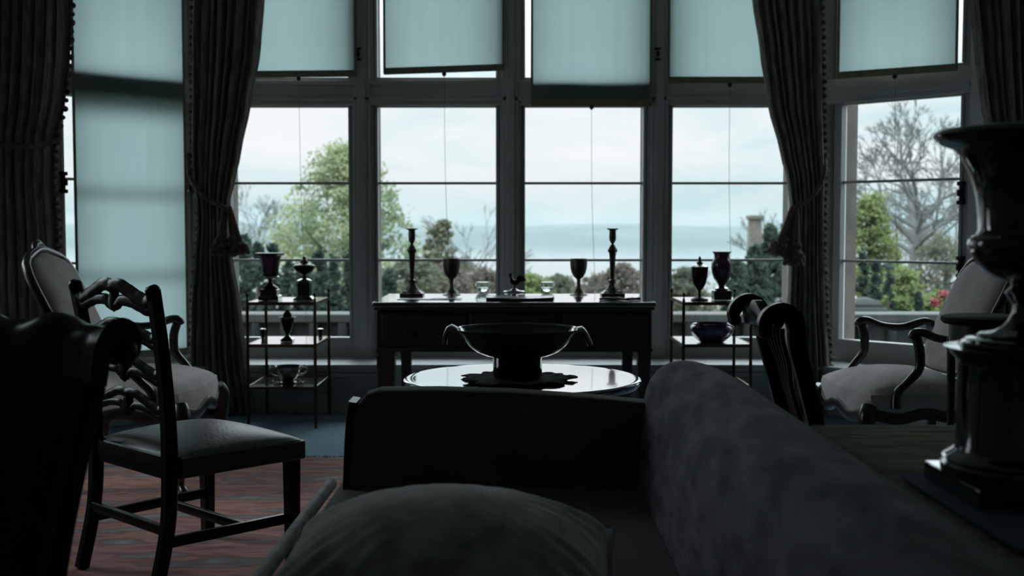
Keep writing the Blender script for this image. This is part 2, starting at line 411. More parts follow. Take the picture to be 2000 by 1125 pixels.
# stone outside: lintel above, stone mullions outside the glass
def stone_run(mb, us, frame=None):
    MM = Matrix.Translation((frame[1], frame[2], 0)) @ Matrix.Rotation(frame[0], 4, 'Z') if frame else Matrix.Translation((-.01, GY, 0))
    for (a, b) in us: mb.box(a, b, .03, .17, .2, ZTOP, MM)
struct(wb, 'wall_front', M['panel'])
tb = MB(); q = INN * math.tan(PI/8)
below_trim(tb, -ic, ic); below_trim(tb, q, 1.36, right_frame); below_trim(tb, -1.36, -q, left_frame)
struct(tb, 'baseboard_front', M['panel'], bevel=.004)
PITCHW = .983
sm = MB()
stone_run(sm, [(k * PITCHW - .093, k * PITCHW + .093) for k in (-1, 0, 1)] + [(-2*PITCHW - .09, -2*PITCHW + .093), (2*PITCHW - .093, 2*PITCHW + .09)])
stone_run(sm, [(.02, .19), (.99, 1.7)], right_frame); stone_run(sm, [(-.19, -.02), (-1.7, -.99)], left_frame)
MMc = Matrix.Translation((0, GY, 0))
sm.box(-CX - .1, CX + .1, .0, .3, ZTOP - .05, CEIL + .05, MMc)
for fr in (right_frame, left_frame):
    MM = Matrix.Translation((fr[1], fr[2], 0)) @ Matrix.Rotation(fr[0], 4, 'Z')
    s = 1 if fr is right_frame else -1
    sm.box(min(0, s * 1.7), max(0, s * 1.7), .0, .3, ZTOP - .05, CEIL + .05, MM)
struct(sm, 'wall_bay_stone', M['stone'])
# head of the bay indoors
hb = MB(); hb.box(-ic - .1, ic + .1, -.12, .0, ZTOP - .1, CEIL, MMc)
for fr, s in ((right_frame, 1), (left_frame, -1)):
    MM = Matrix.Translation((fr[1], fr[2], 0)) @ Matrix.Rotation(fr[0], 4, 'Z')
    hb.box(min(s*.0, s * 1.4), max(s*.0, s * 1.4), -.12, .0, ZTOP - .1, CEIL, MM)
struct(hb, 'wall_window_head', M['panel'])
# splayed piers at the ends of the bay
for nm, fr, s in (('wall_pier_right', right_frame, 1), ('wall_pier_left', left_frame, -1)):
    f = local(*fr)
    pts = [(1.055, .02), (1.055, -.10), (1.36, -INN), (1.36 + .9, -INN), (1.36 + .9, .02)]
    o = [f(s * a, b) for a, b in pts]
    struct(MB().prism(o, 0, CEIL, 'xy'), nm, M['panel'])
# sill board
sb = MB(); 
def sill(mb, u0, u1, MM):
    mb.box(u0, u1, -INN - .035, -.03, z_sill - .03, z_sill, MM)
    mb.box(u0, u1, -INN - .020, -INN, z_sill - .05, z_sill - .03, MM)
sill(sb, -ic - .012, ic + .012, MMc)
for fr, s in ((right_frame, 1), (left_frame, -1)):
    MM = Matrix.Translation((fr[1], fr[2], 0)) @ Matrix.Rotation(fr[0], 4, 'Z')
    a, b = s * (q + .01), s * 1.3
    sill(sb, min(a, b), max(a, b), MM)
struct(sb, 'trim_1', M['paint'], bevel=.006)
# mullions (indoors) : trim
n_trim = 2
Z_TT, Z_TB = zat(157, GY - .1), zat(207, GY - .05)     # transom top and underside
Z_G0, Z_G1 = zat(658, GY), zat(210, GY)                 # lower glass
Z_U0 = zat(153, GY)                                      # upper glass bottom
def mullion(mb, u, MM, w=.105):
    mb.box(u - w/2, u + w/2, -.12, .03, z_sill, ZTOP, MM)
    mb.box(u - w/2 - .018, u + w/2 + .018, -.075, .03, z_sill, ZTOP, MM)
    mb.box(u - w/4, u + w/4, -.135, -.12, z_sill + .05, ZTOP, MM)
for k in (-1, 0, 1):
    mb = MB(); mullion(mb, k * PITCHW - .01, MMc)
    struct(mb, 'trim_%d' % n_trim, M['paint'], bevel=.004); n_trim += 1
for s, fr in ((1, right_frame), (-1, left_frame)):
    mb = MB()
    # corner post: fills the mitre between the two frames
    f = local(*fr)
    pl = [(s * (2*PITCHW - .053) - .01 * 0, GY + .03), (s * (2*PITCHW - .053), GY - .12), f(s * .10, -.12), f(s * .145, .03)]
    mb.prism(pl, z_sill, ZTOP, 'xy')
    struct(mb, 'trim_%d' % n_trim, M['paint'], bevel=.004); n_trim += 1
# transoms
tmb = MB()
tmb.box(-ic, ic, -.105, .04, Z_TB, Z_TT, MMc); tmb.box(-ic, ic, -.12, -.105, Z_TB + .03, Z_TB + .055, MMc); tmb.box(-ic, ic, -.115, -.105, Z_TT - .03, Z_TT, MMc)
struct(tmb, 'trim_%d' % n_trim, M['paint'], bevel=.004); n_trim += 1
for s, fr in ((1, right_frame), (-1, left_frame)):
    MM = Matrix.Translation((fr[1], fr[2], 0)) @ Matrix.Rotation(fr[0], 4, 'Z')
    tmb = MB(); a, b = s * .1, s * 1.06
    tmb.box(min(a, b), max(a, b), -.105, .04, Z_TB, Z_TT, MM); tmb.box(min(a, b), max(a, b), -.12, -.105, Z_TB + .03, Z_TB + .055, MM)
    struct(tmb, 'trim_%d' % n_trim, M['paint'], bevel=.004); n_trim += 1
# windows
def window(n, loc, rz, latch=()):
    w = struct_empty('window_%d' % n, loc, rz)
    hw = .4; ow = .452
    f = MB()
    def frame(z0, z1, g0, g1):
        f.box(-ow, -hw, -.045, .028, z0, z1); f.box(hw, ow, -.045, .028, z0, z1)
        f.box(-hw, hw, -.045, .028, z0, g0); f.box(-hw, hw, -.045, .028, g1, z1)
        for a, b in ((-hw - .012, -hw + .006), (hw - .006, hw + .012)): f.box(a, b, -.058, .01, g0, g1)
    frame(z_sill, Z_TB, Z_G0, Z_G1)
    f.build('sash_frame', M['paint'], w, bevel=.003)
    f = MB(); frame(Z_TT, ZTOP, Z_U0, ZTOP - .06)
    f.build('upper_frame', M['paint'], w, bevel=.003)
    for py in (358, 508):
        zc = zat(py, GY)
        MB().box(-hw, hw, -.03, .016, zc - .008, zc + .008).build('glazing_bar', M['paint'], w, bevel=.003)
    MB().box(-hw, hw, -.004, .0, Z_G0, Z_G1).build('pane', M['glass'], w, flat=True)
    MB().box(-hw, hw, -.004, .0, Z_U0, ZTOP - .06).build('upper_pane', M['glass'], w, flat=True)
    for (u, z, h, d) in latch:
        l = MB(); l.box(u - .012, u + .012, -.07 - d, -.045 - d, z - h/2, z + h/2); l.box(u - .02, u + .02, -.085 - d, -.045 - d, z + h*.32, z + h/2); l.box(u - .02, u + .02, -.085 - d, -.045 - d, z - h/2, z - h*.32)
        l.box(u - .009, u + .009, -.11 - d, -.06 - d, z - .02, z + .02)
        l.build('latch', M['iron'], w, bevel=.004)
    return w
for k in range(4):
    window(k + 2, ((k - 1.5) * PITCHW - .01, GY, 0), 0, latch=[(.475, zat(107, GY - .1), .085, .055)] if k in (0, 2) else ())
fl = local(*left_frame); fr_ = local(*right_frame)
TC = .59
window(1, (*fl(-TC, 0), 0), R45, latch=[(-.405, zat(357, 6.9), .13, 0), (.425, zat(357, 7.5), .14, .03)])
window(6, (*fr_(TC, 0), 0), -R45, latch=[(.41, zat(378, 6.95), .14, 0), (.415, zat(520, 6.95), .13, 0)])
# sky portals just outside the openings (daylight only enters here)
def portal(loc, rz, w):
    l = bpy.data.lights.new('window_portal', 'AREA'); l.shape = 'RECTANGLE'; l.size = w; l.size_y = ZTOP - z_sill + .1
    l.cycles.is_portal = True
    o = bpy.data.objects.new('window_portal', l); COL.objects.link(o)
    o.location = (loc[0], loc[1], (ZTOP + z_sill) / 2); o.rotation_euler = (PI/2, 0, rz + 0)
    # area lights shine along local -Z: turn it to face the room
    o.rotation_euler = (-PI/2, 0, rz)
# side window added for fill daylight: frame, bars and glass
w7 = struct_empty('window_7', (-XW - .09, (SW0 + SW1) / 2, 0), 0)
hw_ = (SW1 - SW0) / 2
f7 = MB(); f7.box(-.03, .03, -hw_, -hw_ + .06, SWB, SWT); f7.box(-.03, .03, hw_ - .06, hw_, SWB, SWT); f7.box(-.03, .03, -hw_ + .06, hw_ - .06, SWB, SWB + .08); f7.box(-.03, .03, -hw_ + .06, hw_ - .06, SWT - .06, SWT)
f7.build('sash_frame', M['paint'], w7, bevel=.003)
for z_ in (SWB + .69, SWB + 1.31): MB().box(-.02, .02, -hw_ + .06, hw_ - .06, z_ - .009, z_ + .009).build('glazing_bar', M['paint'], w7)
MB().box(-.003, .003, -hw_ + .06, hw_ - .06, SWB + .08, SWT - .06).build('pane', M['glass'], w7, flat=True)
portal((0, GY + .20), 0, 4.0)
portal(fl(-TC, .20), R45, 1.0); portal(fr_(TC, .20), -R45, 1.0)

l7 = bpy.data.lights.new('window_portal', 'AREA'); l7.shape = 'RECTANGLE'; l7.size = SW1 - SW0; l7.size_y = SWT - SWB; l7.cycles.is_portal = True
p7 = bpy.data.objects.new('window_portal', l7); COL.objects.link(p7); p7.location = (-XW - .16, (SW0 + SW1) / 2, (SWB + SWT) / 2); p7.rotation_euler = (-PI/2, 0, PI/2)

# ------------------------------------------------------------------ roller blinds
def blind(label, loc, rz, u0, u1, zb0, zb1, y=-.155, pull_u=None, cord_to=None, group='linen roller blinds in the bay'):
    t = thing('roller_blind', label, 'blind', loc, rz, group)
    zt = ZTOP - .02
    def fn(a, b):
        u = u0 + (u1 - u0) * a; z0 = zb0 + (zb1 - zb0) * a
        return (u, y + .004 * math.sin(a * 7 + b * 2) * (1 - .5 * b), z0 + (zt - z0) * b)
    MB().grid(fn, 24, 20).build('blind_cloth', M['blind'], t)
    for a, zz in ((u0 + .006, zb0), (u1 - .006, zb1)):
        MB().box(a - .008, a + .008, y - .003, y + .003, zz, zt).build('side_hem', M['hem'], t)
    ang = math.atan2(zb1 - zb0, u1 - u0)
    MM = Matrix.Translation(((u0+u1)/2, y - .004, (zb0+zb1)/2)) @ Matrix.Rotation(-ang, 4, 'Y')
    L2 = (u1 - u0) / 2
    MB().box(-L2, L2, -.010, .010, -.014, .030, MM).build('hem_bar', M['hem'], t, bevel=.005)
    MB().tube([(u0 - .02, y + .03, zt), (u1 + .02, y + .03, zt)], .022, 12).build('roller', M['hem'], t)
    pu = (u0+u1)/2 if pull_u is None else pull_u
    zp = zb0 + (zb1 - zb0) * (pu - u0) / (u1 - u0) - .012
    MB().lathe([(.002,.0),(.013,-.004),(.016,-.014),(.009,-.024),(.002,-.030)], 12, (pu, y - .004, zp + .002)).build('pull_knob', M['iron'], t)
    if cord_to is not None:
        MB().tube([(pu, y - .004, zp), (pu + .006, y + .015, (zp + cord_to) / 2), (pu + .03, y + .03, cord_to)], .0013, 6, sub=4).build('pull_cord', M['hem'], t)
    return t
def ux(px, Y): return at(px, 300, Y).x
YB = GY - .155
for (lab, a, b, z0, z1, pu, cz) in (
    ('cream roller blind beside the brocade curtain nearest the covered window', 452, 697, 148, 146, 585, 640),
    ('cream roller blind hanging slightly crooked above the mantel-like desk candlestick with a gap beside it', 750, 985, 142, 134, 868, 560),
    ('longest raised cream roller blind, drawn down over the transom above the desk', 1037, 1272, 203, 203, 1155, 560),
    ('cream roller blind above the shelf stand with the purple vase', 1303, 1545, 159, 159, 1424, 560)):
    k = len([o for o in bpy.data.objects if o.name.startswith('roller_blind')])
    lab = ['cream roller blind above the shelf stand holding the wide-rimmed purple urn',
           'cream roller blind hanging slightly askew with a strip of sky beside it, over one candlestick',
           'cream roller blind drawn lowest of the raised ones, covering the transom bar over the desk',
           'cream roller blind above the shelf stand holding the purple mottled bowl'][k]
    blind(lab, (0, GY, 0), 0, ux(a, YB), ux(b, YB), zat(z0, YB), zat(z1, YB), pull_u=ux(pu, YB), cord_to=zat(cz, YB))
def canted_u(px, rz, ox, oy, y):
    """local u where the column px meets the blind plane"""
    k = (px - 1000) / FPX; c, s = math.cos(rz), math.sin(rz)
    # X = ox + c u - s y ; Y = oy + s u + c y ; X = k Y
    u = (k * (oy + c * y) - ox + s * y) / (c - k * s)
    return u, oy + s * u + c * y
u0, ya = canted_u(1630, *right_frame, -.155); u1, yb = canted_u(1862, *right_frame, -.155); up_, yp = canted_u(1742, *right_frame, -.155)
blind('cream roller blind, half raised, in the angled window above the red flowers', (CX, GY, 0), -R45, u0, u1, zat(150, ya), zat(134, yb), pull_u=up_, cord_to=zat(560, yp))
u0, ya = canted_u(148, *left_frame, -.155); u1, yb = canted_u(366, *left_frame, -.155)
blind('cream roller blind pulled right down over the whole angled window', (-CX, GY, 0), R45, u0, u1, zat(700, ya), zat(688, yb))

# ------------------------------------------------------------------ curtains
def curtain(label, sil, Y, z1=ZTOP + .15, folds=9, amp=.035, tie=None, fringe_side=None, seed=1, yfun=None, tas=None):
    """sil: list of (py, left px, right px) at distance Y"""
    t = thing('curtain', label, 'curtain', (0, Y, 0), 0, 'heavy brocade curtains of the bay')
    tabL = sorted((zat(p, Y), at(l, p, Y).x) for p, l, r in sil); tabR = sorted((zat(p, Y), at(r, p, Y).x) for p, l, r in sil)
    rnd = random.Random(seed); ph = rnd.random() * 6
    W0 = max(b[1] - a[1] for a, b in zip(tabL, tabR))
    def fn(a, b):
        z = .012 + (z1 - .012) * b
        l, r = interp(tabL, z), interp(tabR, z)
        w = (r - l) / W0
        aa = a + .018 * math.sin(folds * 2 * PI * a * .5 + ph)
        am = amp * (.5 + .5 * w) * (1 + .35 * math.sin(3.1 * a * PI + ph + z * .6))
        y = am * math.sin(folds * 2 * PI * a + ph + .5 * math.sin(z * 1.3 + a * 9)) + .3 * am * math.sin(folds * 4.6 * PI * a + z)
        if yfun: y += yfun(a, z)
        return (l + (r - l) * aa, y, z)
    d = MB().grid(fn, 110, 46).build('drape', M['curtain'], t, solid=.006)
    if fringe_side:
        f = MB(); e = 0.0 if fringe_side == 'l' else 1.0
        n = 72
        for i in range(n):
            b = (i + .5) / n
            x, y, z = fn(e, b); s = -1 if e == 0 else 1
            r = .013 + .004 * (i % 2)
            f.lathe([(.001, -r), (r * .8, -r * .6), (r, 0), (r * .8, r * .6), (.001, r)], 7, (x + s * .014, y - .004, z))
        pts = [fn(e, b / 40) for b in range(41)]
        f.tube([(p[0], p[1], p[2]) for p in pts], .009, 6)
        f.build('bobble_fringe', M['fringe'], t)
    if tie:
        pts, rad = tie
        P = [at(px, py, Y) for px, py, dy in pts]
        Pl = [(p.x, dy, p.z) for p, (px, py, dy) in zip(P, pts)]
        rp = MB(); rp.tube(Pl, rad, 10, sub=6)
        rp.build('tieback_rope', M['tassel'], t)
    for (tx, ty, bx, by, wtop) in (tas or ()):
        a = at(tx, ty, Y); b = at(bx, by, Y)
        a = Vector((a.x, -.10, a.z)); b = Vector((b.x, -.105, b.z))
        tm = MB(); d_ = b - a; Ln = d_.length
        tm.tube([a, a + d_*.1, a + d_*.35, a + d_*.62], [.016, .020, .026, .034], 10)
        q_ = Vector((0,0,1)).rotation_difference(d_.normalized()).to_matrix().to_4x4()
        MM = Matrix.Translation(a + d_ * .6) @ q_
        tm.lathe([(.020,.0),(.040,.012),(.046,.03),(.040,.045),(.036,.05)], 12, M=MM, mod=lambda an, z, r: 1 + .12 * math.sin(an * 7))
        tm.lathe([(.036,.045),(.048,.06),(.056,.09),(.058,Ln*.4+.01),(.03,Ln*.4+.015)], 22, M=MM, mod=lambda an, z, r: 1 + .10 * math.sin(an * 11) + .06 * math.sin(an * 5 + z * 90))
        rt = random.Random(int(tx * 7 + ty))
        for i in range(44):
            an = 2*PI*i/22 + rt.uniform(-.1,.1); hh_ = Ln*.4 + rt.uniform(-.055, .012); rb = rt.uniform(.010, .016)
            cpt = MM @ Vector((.056*math.cos(an), .056*math.sin(an), hh_))
            tm.lathe([(.001,-rb),(rb*.8,-rb*.6),(rb,0),(rb*.8,rb*.6),(.001,rb)], 6, tuple(cpt))
        tm.build('tassel', M['tassel'], t)
    return t
curtain('tied-back brocade curtain hanging between the covered window and the purple urn stand',
        [(-160,372,522),(0,372,512),(100,370,505),(200,372,487),(300,372,468),(360,376,455),(400,384,446),(440,386,446),(500,380,452),(600,372,468),(700,370,478),(800,370,494),(830,370,497)], 7.05,
        folds=8, fringe_side='l', seed=3, tie=([(366,300,.02),(375,340,-.05),(395,374,-.075),(420,394,-.085),(448,408,-.085),(458,418,-.08)], .013),
        tas=[(446,412,440,494,1),(455,404,474,492,1)])
curtain('tied-back brocade curtain hanging beside the purple vase stand near the angled open window',
        [(-160,1458,1605),(0,1470,1603),(100,1485,1605),(200,1500,1606),(300,1525,1608),(350,1538,1610),(420,1546,1608),(500,1543,1608),(600,1538,1612),(700,1532,1620),(800,1526,1630),(830,1524,1634)], 7.05,
        folds=8, fringe_side='r', seed=7, tie=([(1612,310,.02),(1606,340,-.05),(1590,372,-.075),(1570,392,-.085),(1548,404,-.085),(1540,412,-.08)], .013),
        tas=[(1541,404,1515,494,1),(1548,410,1542,512,1)])
curtain('wide tied-back brocade curtain behind the armchair at the covered window',
        [(-200,-60,142),(0,-60,135),(100,-60,132),(200,-60,122),(280,-60,104),(350,-58,102),(450,-60,110),(600,-62,118),(800,-66,128),(900,-66,130)], 6.05,
        folds=9, amp=.03, fringe_side='r', seed=11, tie=([(-60,262,-.03),(-20,278,-.07),(40,287,-.08),(85,287,-.075),(108,278,-.04),(112,270,.03)], .014))
curtain('brocade curtain half hidden behind the big black pedestal urn',
        [(-200,1885,2075),(0,1896,2070),(100,1906,2066),(200,1918,2062),(280,1936,2055),(350,1940,2052),(450,1932,2054),(600,1922,2060),(800,1912,2066),(900,1910,2070)], 6.05,
        folds=9, amp=.03, seed=13, tie=([(1930,272,.03),(1934,282,-.05),(1970,290,-.08),(2010,284,-.075),(2050,266,-.04)], .014))

# ------------------------------------------------------------------ rug
rug = thing('rug', 'worn red patterned rug on the blue carpet under the ladder-back chair', 'rug', (-.4, 3.35, 0))
MB().box(-1.85, 1.0, -2.2, 2.36, .001, .009).build('pile', M['rug'], rug)
fg = MB(); rr = random.Random(5)
for i in range(150):
    x = -1.84 + 2.83 * i / 149
    fg.tube([(x, 2.355, .008), (x + rr.uniform(-.006,.006), 2.38, .006), (x + rr.uniform(-.012,.012), 2.41, .004)], [.005,.004,.003], 5)
fg.build('fringe', M['fringe'], rug)

# ------------------------------------------------------------------ desk and what stands on it
DZ = .77
def desk():
    t = thing('writing_desk', 'long dark mahogany writing desk with bright polished top under the windows', 'desk', (.012, 6.6, 0))
    MB().box(-.785, .785, -.40, .42, DZ - .028, DZ).build('desk_top', M['desk_top'], t, bevel=.007)
    MB().box(-.778, .778, -.392, .412, DZ - .045, DZ - .028).build('top_moulding', M['mahog'], t, bevel=.007)
    z0 = .495
    MB().box(-.765, .765, -.36, .39, z0, DZ - .045).build('apron', M['mahog'], t, bevel=.004)
    for x0, x1 in ((-.735, -.27), (-.245, .245), (.27, .735)):
        d = MB().box(x0, x1, -.372, -.36, z0 + .03, DZ - .07).build('drawer', M['mahog'], t, bevel=.003)
        for xx in ((x0*.7 + x1*.3), (x0*.3 + x1*.7)):
            MB().lathe([(.002,0),(.012,.002),(.009,.012),(.015,.018),(.013,.028),(.002,.031)], 12, M=Matrix.Translation((xx, -.372, z0 + .11)) @ Matrix.Rotation(PI/2, 4, 'X')).build('knob', M['brass'], d)
    MB().box(-.77, .77, -.366, -.36, z0 - .004, z0 + .014).build('bottom_bead', M['mahog'], t, bevel=.003)
    for x, w in ((-.715, .10), (.725, .075)):
        MB().poly_lathe([(w*.30, 0), (w*.34, .05), (w*.46, .38), (w*.5, .42), (w*.5, z0)], (x, -.32, 0)).build('leg', M['mahog'], t, bevel=.004)
    for x in (-.665, .70):
        MB().poly_lathe([(.022, 0), (.024, .05), (.032, .38), (.034, .42), (.034, z0)], (x, .34, 0)).build('leg', M['mahog'], t, bevel=.004)
desk()
def candlestick(label, px, py):
    p = atz(px, py, DZ)
    t = thing('candlestick', label, 'candlestick', p, 0, 'pair of square-based candlesticks on the desk')
    b = MB(); b.poly_lathe([(.070,0),(.070,.012),(.066,.016),(.060,.018),(.052,.026),(.046,.030)]); b.build('base', M['pewter'], t, bevel=.002)
    s = MB()
    s.poly_lathe([(.046,.030),(.030,.045),(.022,.062),(.019,.075),(.022,.082),(.022,.092),(.012,.100),(.0125,.110),(.0185,.235),(.020,.250),(.020,.256)], n=8)
    s.poly_lathe([(.020,.256),(.027,.268),(.029,.274),(.022,.286),(.016,.300),(.008,.310),(.007,.316)], n=8)
    s.build('stem', M['pewter'], t, angle=30)
    MB().lathe([(.007,.314),(.013,.322),(.020,.338),(.021,.35),(.020,.394),(.024,.398),(.035,.402),(.036,.407),(.016,.408),(.014,.40),(.014,.37),(.001,.369)], 24).build('socket', M['pewter'], t)
candlestick('tarnished square-based candlestick on the desk, next to the goblet on the purple urn side', 805, 577)
candlestick('tarnished square-based candlestick on the desk, behind the small beaded chain', 1196, 577)
def goblet(label, px, py):
    p = atz(px, py, DZ)
    t = thing('goblet', label, 'goblet', p, 0, 'pair of metal goblets on the desk')
    MB().lathe([(.001,.222-.012),(.02,.118),(.036,.145),(.0455,.18),(.048,.222),(.051,.222),(.0525,.212),(.0525,.195),(.050,.165),(.043,.135),(.030,.112),(.016,.100),(.012,.094)][1:], 32).build('cup', M['goblet'], t)
    MB().lathe([(.012,.095),(.011,.08),(.0125,.05),(.020,.03),(.034,.014),(.049,.006),(.055,.003),(.055,0),(.001,0)], 32).build('stem_foot', M['goblet'], t)
goblet('dull metal goblet on the desk in front of the leafy tree view', 882, 576)
goblet('dull metal goblet on the desk in front of the lake view', 1130, 576)
def votive(label, px, py):
    p = atz(px, py, DZ)
    t = thing('glass_bowl', label, 'glass bowl', p, 0, 'pair of round clear glass bowls on the desk')
    out = [(.001,.0),(.020,.0),(.034,.010),(.045,.026),(.048,.042),(.046,.056),(.040,.066),(.041,.071)]
    inn = [(.038,.071),(.037,.066),(.042,.056),(.0445,.042),(.041,.028),(.031,.014),(.018,.006),(.001,.005)]
    MB().lathe(out + inn, 32).build('bowl_glass', M['clear'], t)
    MB().lathe([(.001,.007),(.018,.008),(.030,.016),(.039,.029),(.0405,.034),(.001,.034)], 28).build('wax', M['clear'], t)
votive('round clear glass bowl on the desk, between goblet and rooster on the tree side', 943, 572)
votive('round clear glass bowl on the desk, between rooster and goblet on the lake side', 1069, 572)
def rooster():
    p = atz(1004, 571, DZ)
    t = thing('rooster_figurine', 'small metal rooster figurine on a low stand in the middle of the desk', 'figurine', p)
    b = MB(); b.lathe([(.068,0),(.070,.006),(.062,.010),(.045,.012),(.022,.017),(.012,.026),(.001,.027)], 28, sy=.6); b.build('stand', M['silver'], t)
    k = MB()
    k.tube([(.004,0,.026),(.004,0,.036),(.006,0,.044)], [.006,.005,.008], 8)
    k.tube([(.030,0,.070),(.020,0,.062),(.008,0,.062),(-.006,0,.066),(-.014,0,.076),(-.018,0,.090),(-.020,0,.102),(-.022,0,.110),(-.030,0,.110),(-.040,0,.107)], [.006,.015,.0185,.018,.015,.0105,.008,.0095,.006,.001], 12, sub=3)
    k.tube([(.006,0,.044),(.006,0,.054)], [.008,.013], 10)
    k.build('body', M['bronze'], t)
    c = MB(); c.prism([(-.033,.115),(-.031,.124),(-.027,.119),(-.023,.128),(-.019,.120),(-.014,.124),(-.013,.112),(-.022,.112)], -.002, .002); c.prism([(-.034,.105),(-.036,.094),(-.030,.096),(-.028,.105)], -.002, .002)
    c.build('comb', M['bronze'], t)
    f = MB()
    for i, a in enumerate((20, 45, 70, 95)):
        r = math.radians(a); L_ = .040 - .003 * i
        pts = [(.020,0,.066), (.020 + .6*L_*math.cos(r), (i-1.5)*.003, .066 + .8*L_*math.sin(r)), (.026 + L_*math.cos(r), (i-1.5)*.004, .068 + L_*math.sin(r)), (.034 + 1.1*L_*math.cos(r*.8), (i-1.5)*.004, .064 + .85*L_*math.sin(r))]
        f.tube(pts, [.006,.009,.009,.003], 8, sub=3, flat=(.5,1))
    f.build('tail', M['bronze'], t)
rooster()
def blotter():
    p = atz(1015, 586, DZ)
    t = thing('blotter_folder', 'flat leather folder lying along the desk front, below the rooster', 'folder', (p.x, 6.44, DZ))
    def fn(a, b): 
        x = -.19 + .38 * a; y = -.17 + .30 * b
        return (x, y, .019 - .006 * math.sin(PI * a) + .002 * math.sin(b * 5))
    s = MB(); s.grid(fn, 20, 8); s.build('cover', M['paper'], t, solid=.004)
    MB().box(-.188, .188, -.165, .125, .001, .011).build('pages', M['black'], t, bevel=.003)
    MB().tube([(-.188, -.167, .009), (0, -.167, .0075), (.188, -.167, .009)], .008, 8).build('spine', M['black'], t)
blotter()
pz = atz(832, 584, DZ)
pp = MB()
pp.prism([(-.16,-.045),(.13,-.055),(.15,.03),(.02,.045),(-.15,.04)], 0, .003, 'xy')
pp.prism([(.03,-.01),(.20,-.03),(.21,.03),(.05,.05)], .003, .005, 'xy')
o = pp.build('letter_sheets', M['black']); o.location = (pz.x, 6.46, DZ)
tag(o, 'thin dark letter sheets lying flat on the desk before the tree-side candlestick', 'papers')
bead = MB(); pz = atz(1208, 585, DZ); rr = random.Random(4)
for i in range(34):
    a = i / 33; x = -.11 + .22 * a; y = .03 * math.sin(a * 7) - .01 + .02 * math.sin(a * 17)
    r = .007 + .003 * rr.random()
    bead.lathe([(.001,0),(r*.8,r*.4),(r,r),(r*.8,r*1.6),(.001,r*2)], 8, (x, y, 0))
bead.tube([(-.11 + .22*i/40, .03*math.sin(i/40*7) - .01 + .02*math.sin(i/40*17), .008) for i in range(41)], .003, 5)
o = bead.build('beaded_chain', M['iron']); o.location = (pz.x, 6.37, DZ)
tag(o, 'dark beaded chain lying on the desk in front of the lake-side candlestick', 'beads')

# ------------------------------------------------------------------ etageres
def etagere(label, xc):
    t = thing('shelf_stand', label, 'shelf stand', (xc, 6.84, 0), 0, 'pair of slender brass three-tier shelf stands')
    hx, hy = .198, .25
    for x in (-hx, hx):
        for y in (-hy, hy):
            p = MB(); p.lathe([(.010,0),(.007,.03),(.009,.04),(.0095,.30),(.0095,.74),(.0075,.762),(.004,.768),(.004,.774),(.009,.780),(.011,.788),(.008,.797),(.001,.802)], 12, (x, y, 0))
            p.build('post', M['brass'], t)
    for i, z in enumerate((.745, .497, .247)):
        s = MB().box(-hx, hx, -hy, hy, z - .014, z).build('shelf', M['shelf'], t, bevel=.003)
        r = MB(); r.box(-hx, hx, -hy - .006, -hy, z - .018, z + .001); r.box(-hx, hx, hy, hy + .006, z - .018, z + .001)
        r.box(-hx - .006, -hx, -hy, hy, z - .018, z + .001); r.box(hx, hx + .006, -hy, hy, z - .018, z + .001)
        r.build('shelf_rim', M['brass'], s)
    return t
SZ, SZ2, SZ3 = .7462, .4982, .2482
etagere('slender brass three-tier stand holding the wide-rimmed purple urn', -1.355)
etagere('slender brass three-tier stand holding the purple vase and mottled bowl', 1.205)
S68 = 6.8 / FPX
def urn_thing(name, label, cat, px, py_base, z, parts, Yfix=None, group=None):
    p = atz(px, py_base, z) if Yfix is None else Vector((at(px, py_base, Yfix).x, Yfix, z))
    t = thing(name, label, cat, p, 0, group)
    for (nm, m, kind, prof, extra) in parts:
        b = MB()
        if kind == 'round': b.lathe(prof, 32, **extra)
        elif kind == 'square': b.poly_lathe(prof, **extra)
        b.build(nm, m, t, bevel=.001 if kind == 'square' else 0)
    return t
# left stand
urn_thing('campana_urn', 'purple campana urn with wide rim on a square plinth, top of the stand', 'urn', 528, 588, SZ, [
    ('plinth', M['marble'], 'square', [(.060,0),(.060,.022),(.056,.026),(.050,.030),(.050,.062),(.046,.066)], {}),
    ('foot', M['bronze'], 'round', [(.046,.066),(.050,.070),(.044,.078),(.026,.088),(.014,.100),(.011,.115),(.014,.122),(.026,.128)], {}),
    ('collar', M['silver'], 'round', [(.024,.126),(.052,.132),(.056,.138),(.052,.144),(.044,.148)], {}),
    ('body', M['bluejohn'], 'round', [(.030,.126),(.044,.140),(.050,.150),(.053,.19),(.057,.235),(.066,.262),(.070,.268)], {}),
    ('rim', M['pewter'], 'round', [(.062,.262),(.082,.272),(.090,.278),(.090,.283),(.078,.284),(.066,.276),(.05,.26),(.001,.255)], {})], Yfix=6.78)
urn_thing('lidded_urn', 'dark lidded pedestal urn with shallow bowl, beside the wide-rimmed purple urn', 'urn', 595, 590, SZ, [
    ('pedestal', M['marble'], 'square', [(.058,0),(.058,.008),(.050,.016),(.040,.022),(.036,.030),(.036,.100),(.030,.110)], {}),
    ('collar', M['silver'], 'round', [(.028,.108),(.044,.113),(.046,.118),(.036,.124),(.020,.130)], {}),
    ('body', M['bronze'], 'round', [(.018,.128),(.012,.140),(.012,.146),(.026,.156),(.046,.170),(.058,.186),(.064,.200),(.066,.206)], {}),
    ('lid', M['pewter'], 'round', [(.066,.206),(.060,.212),(.034,.218),(.026,.222),(.024,.234),(.018,.240),(.010,.246),(.010,.250),(.014,.254),(.008,.262),(.001,.264)], {})], Yfix=6.76)
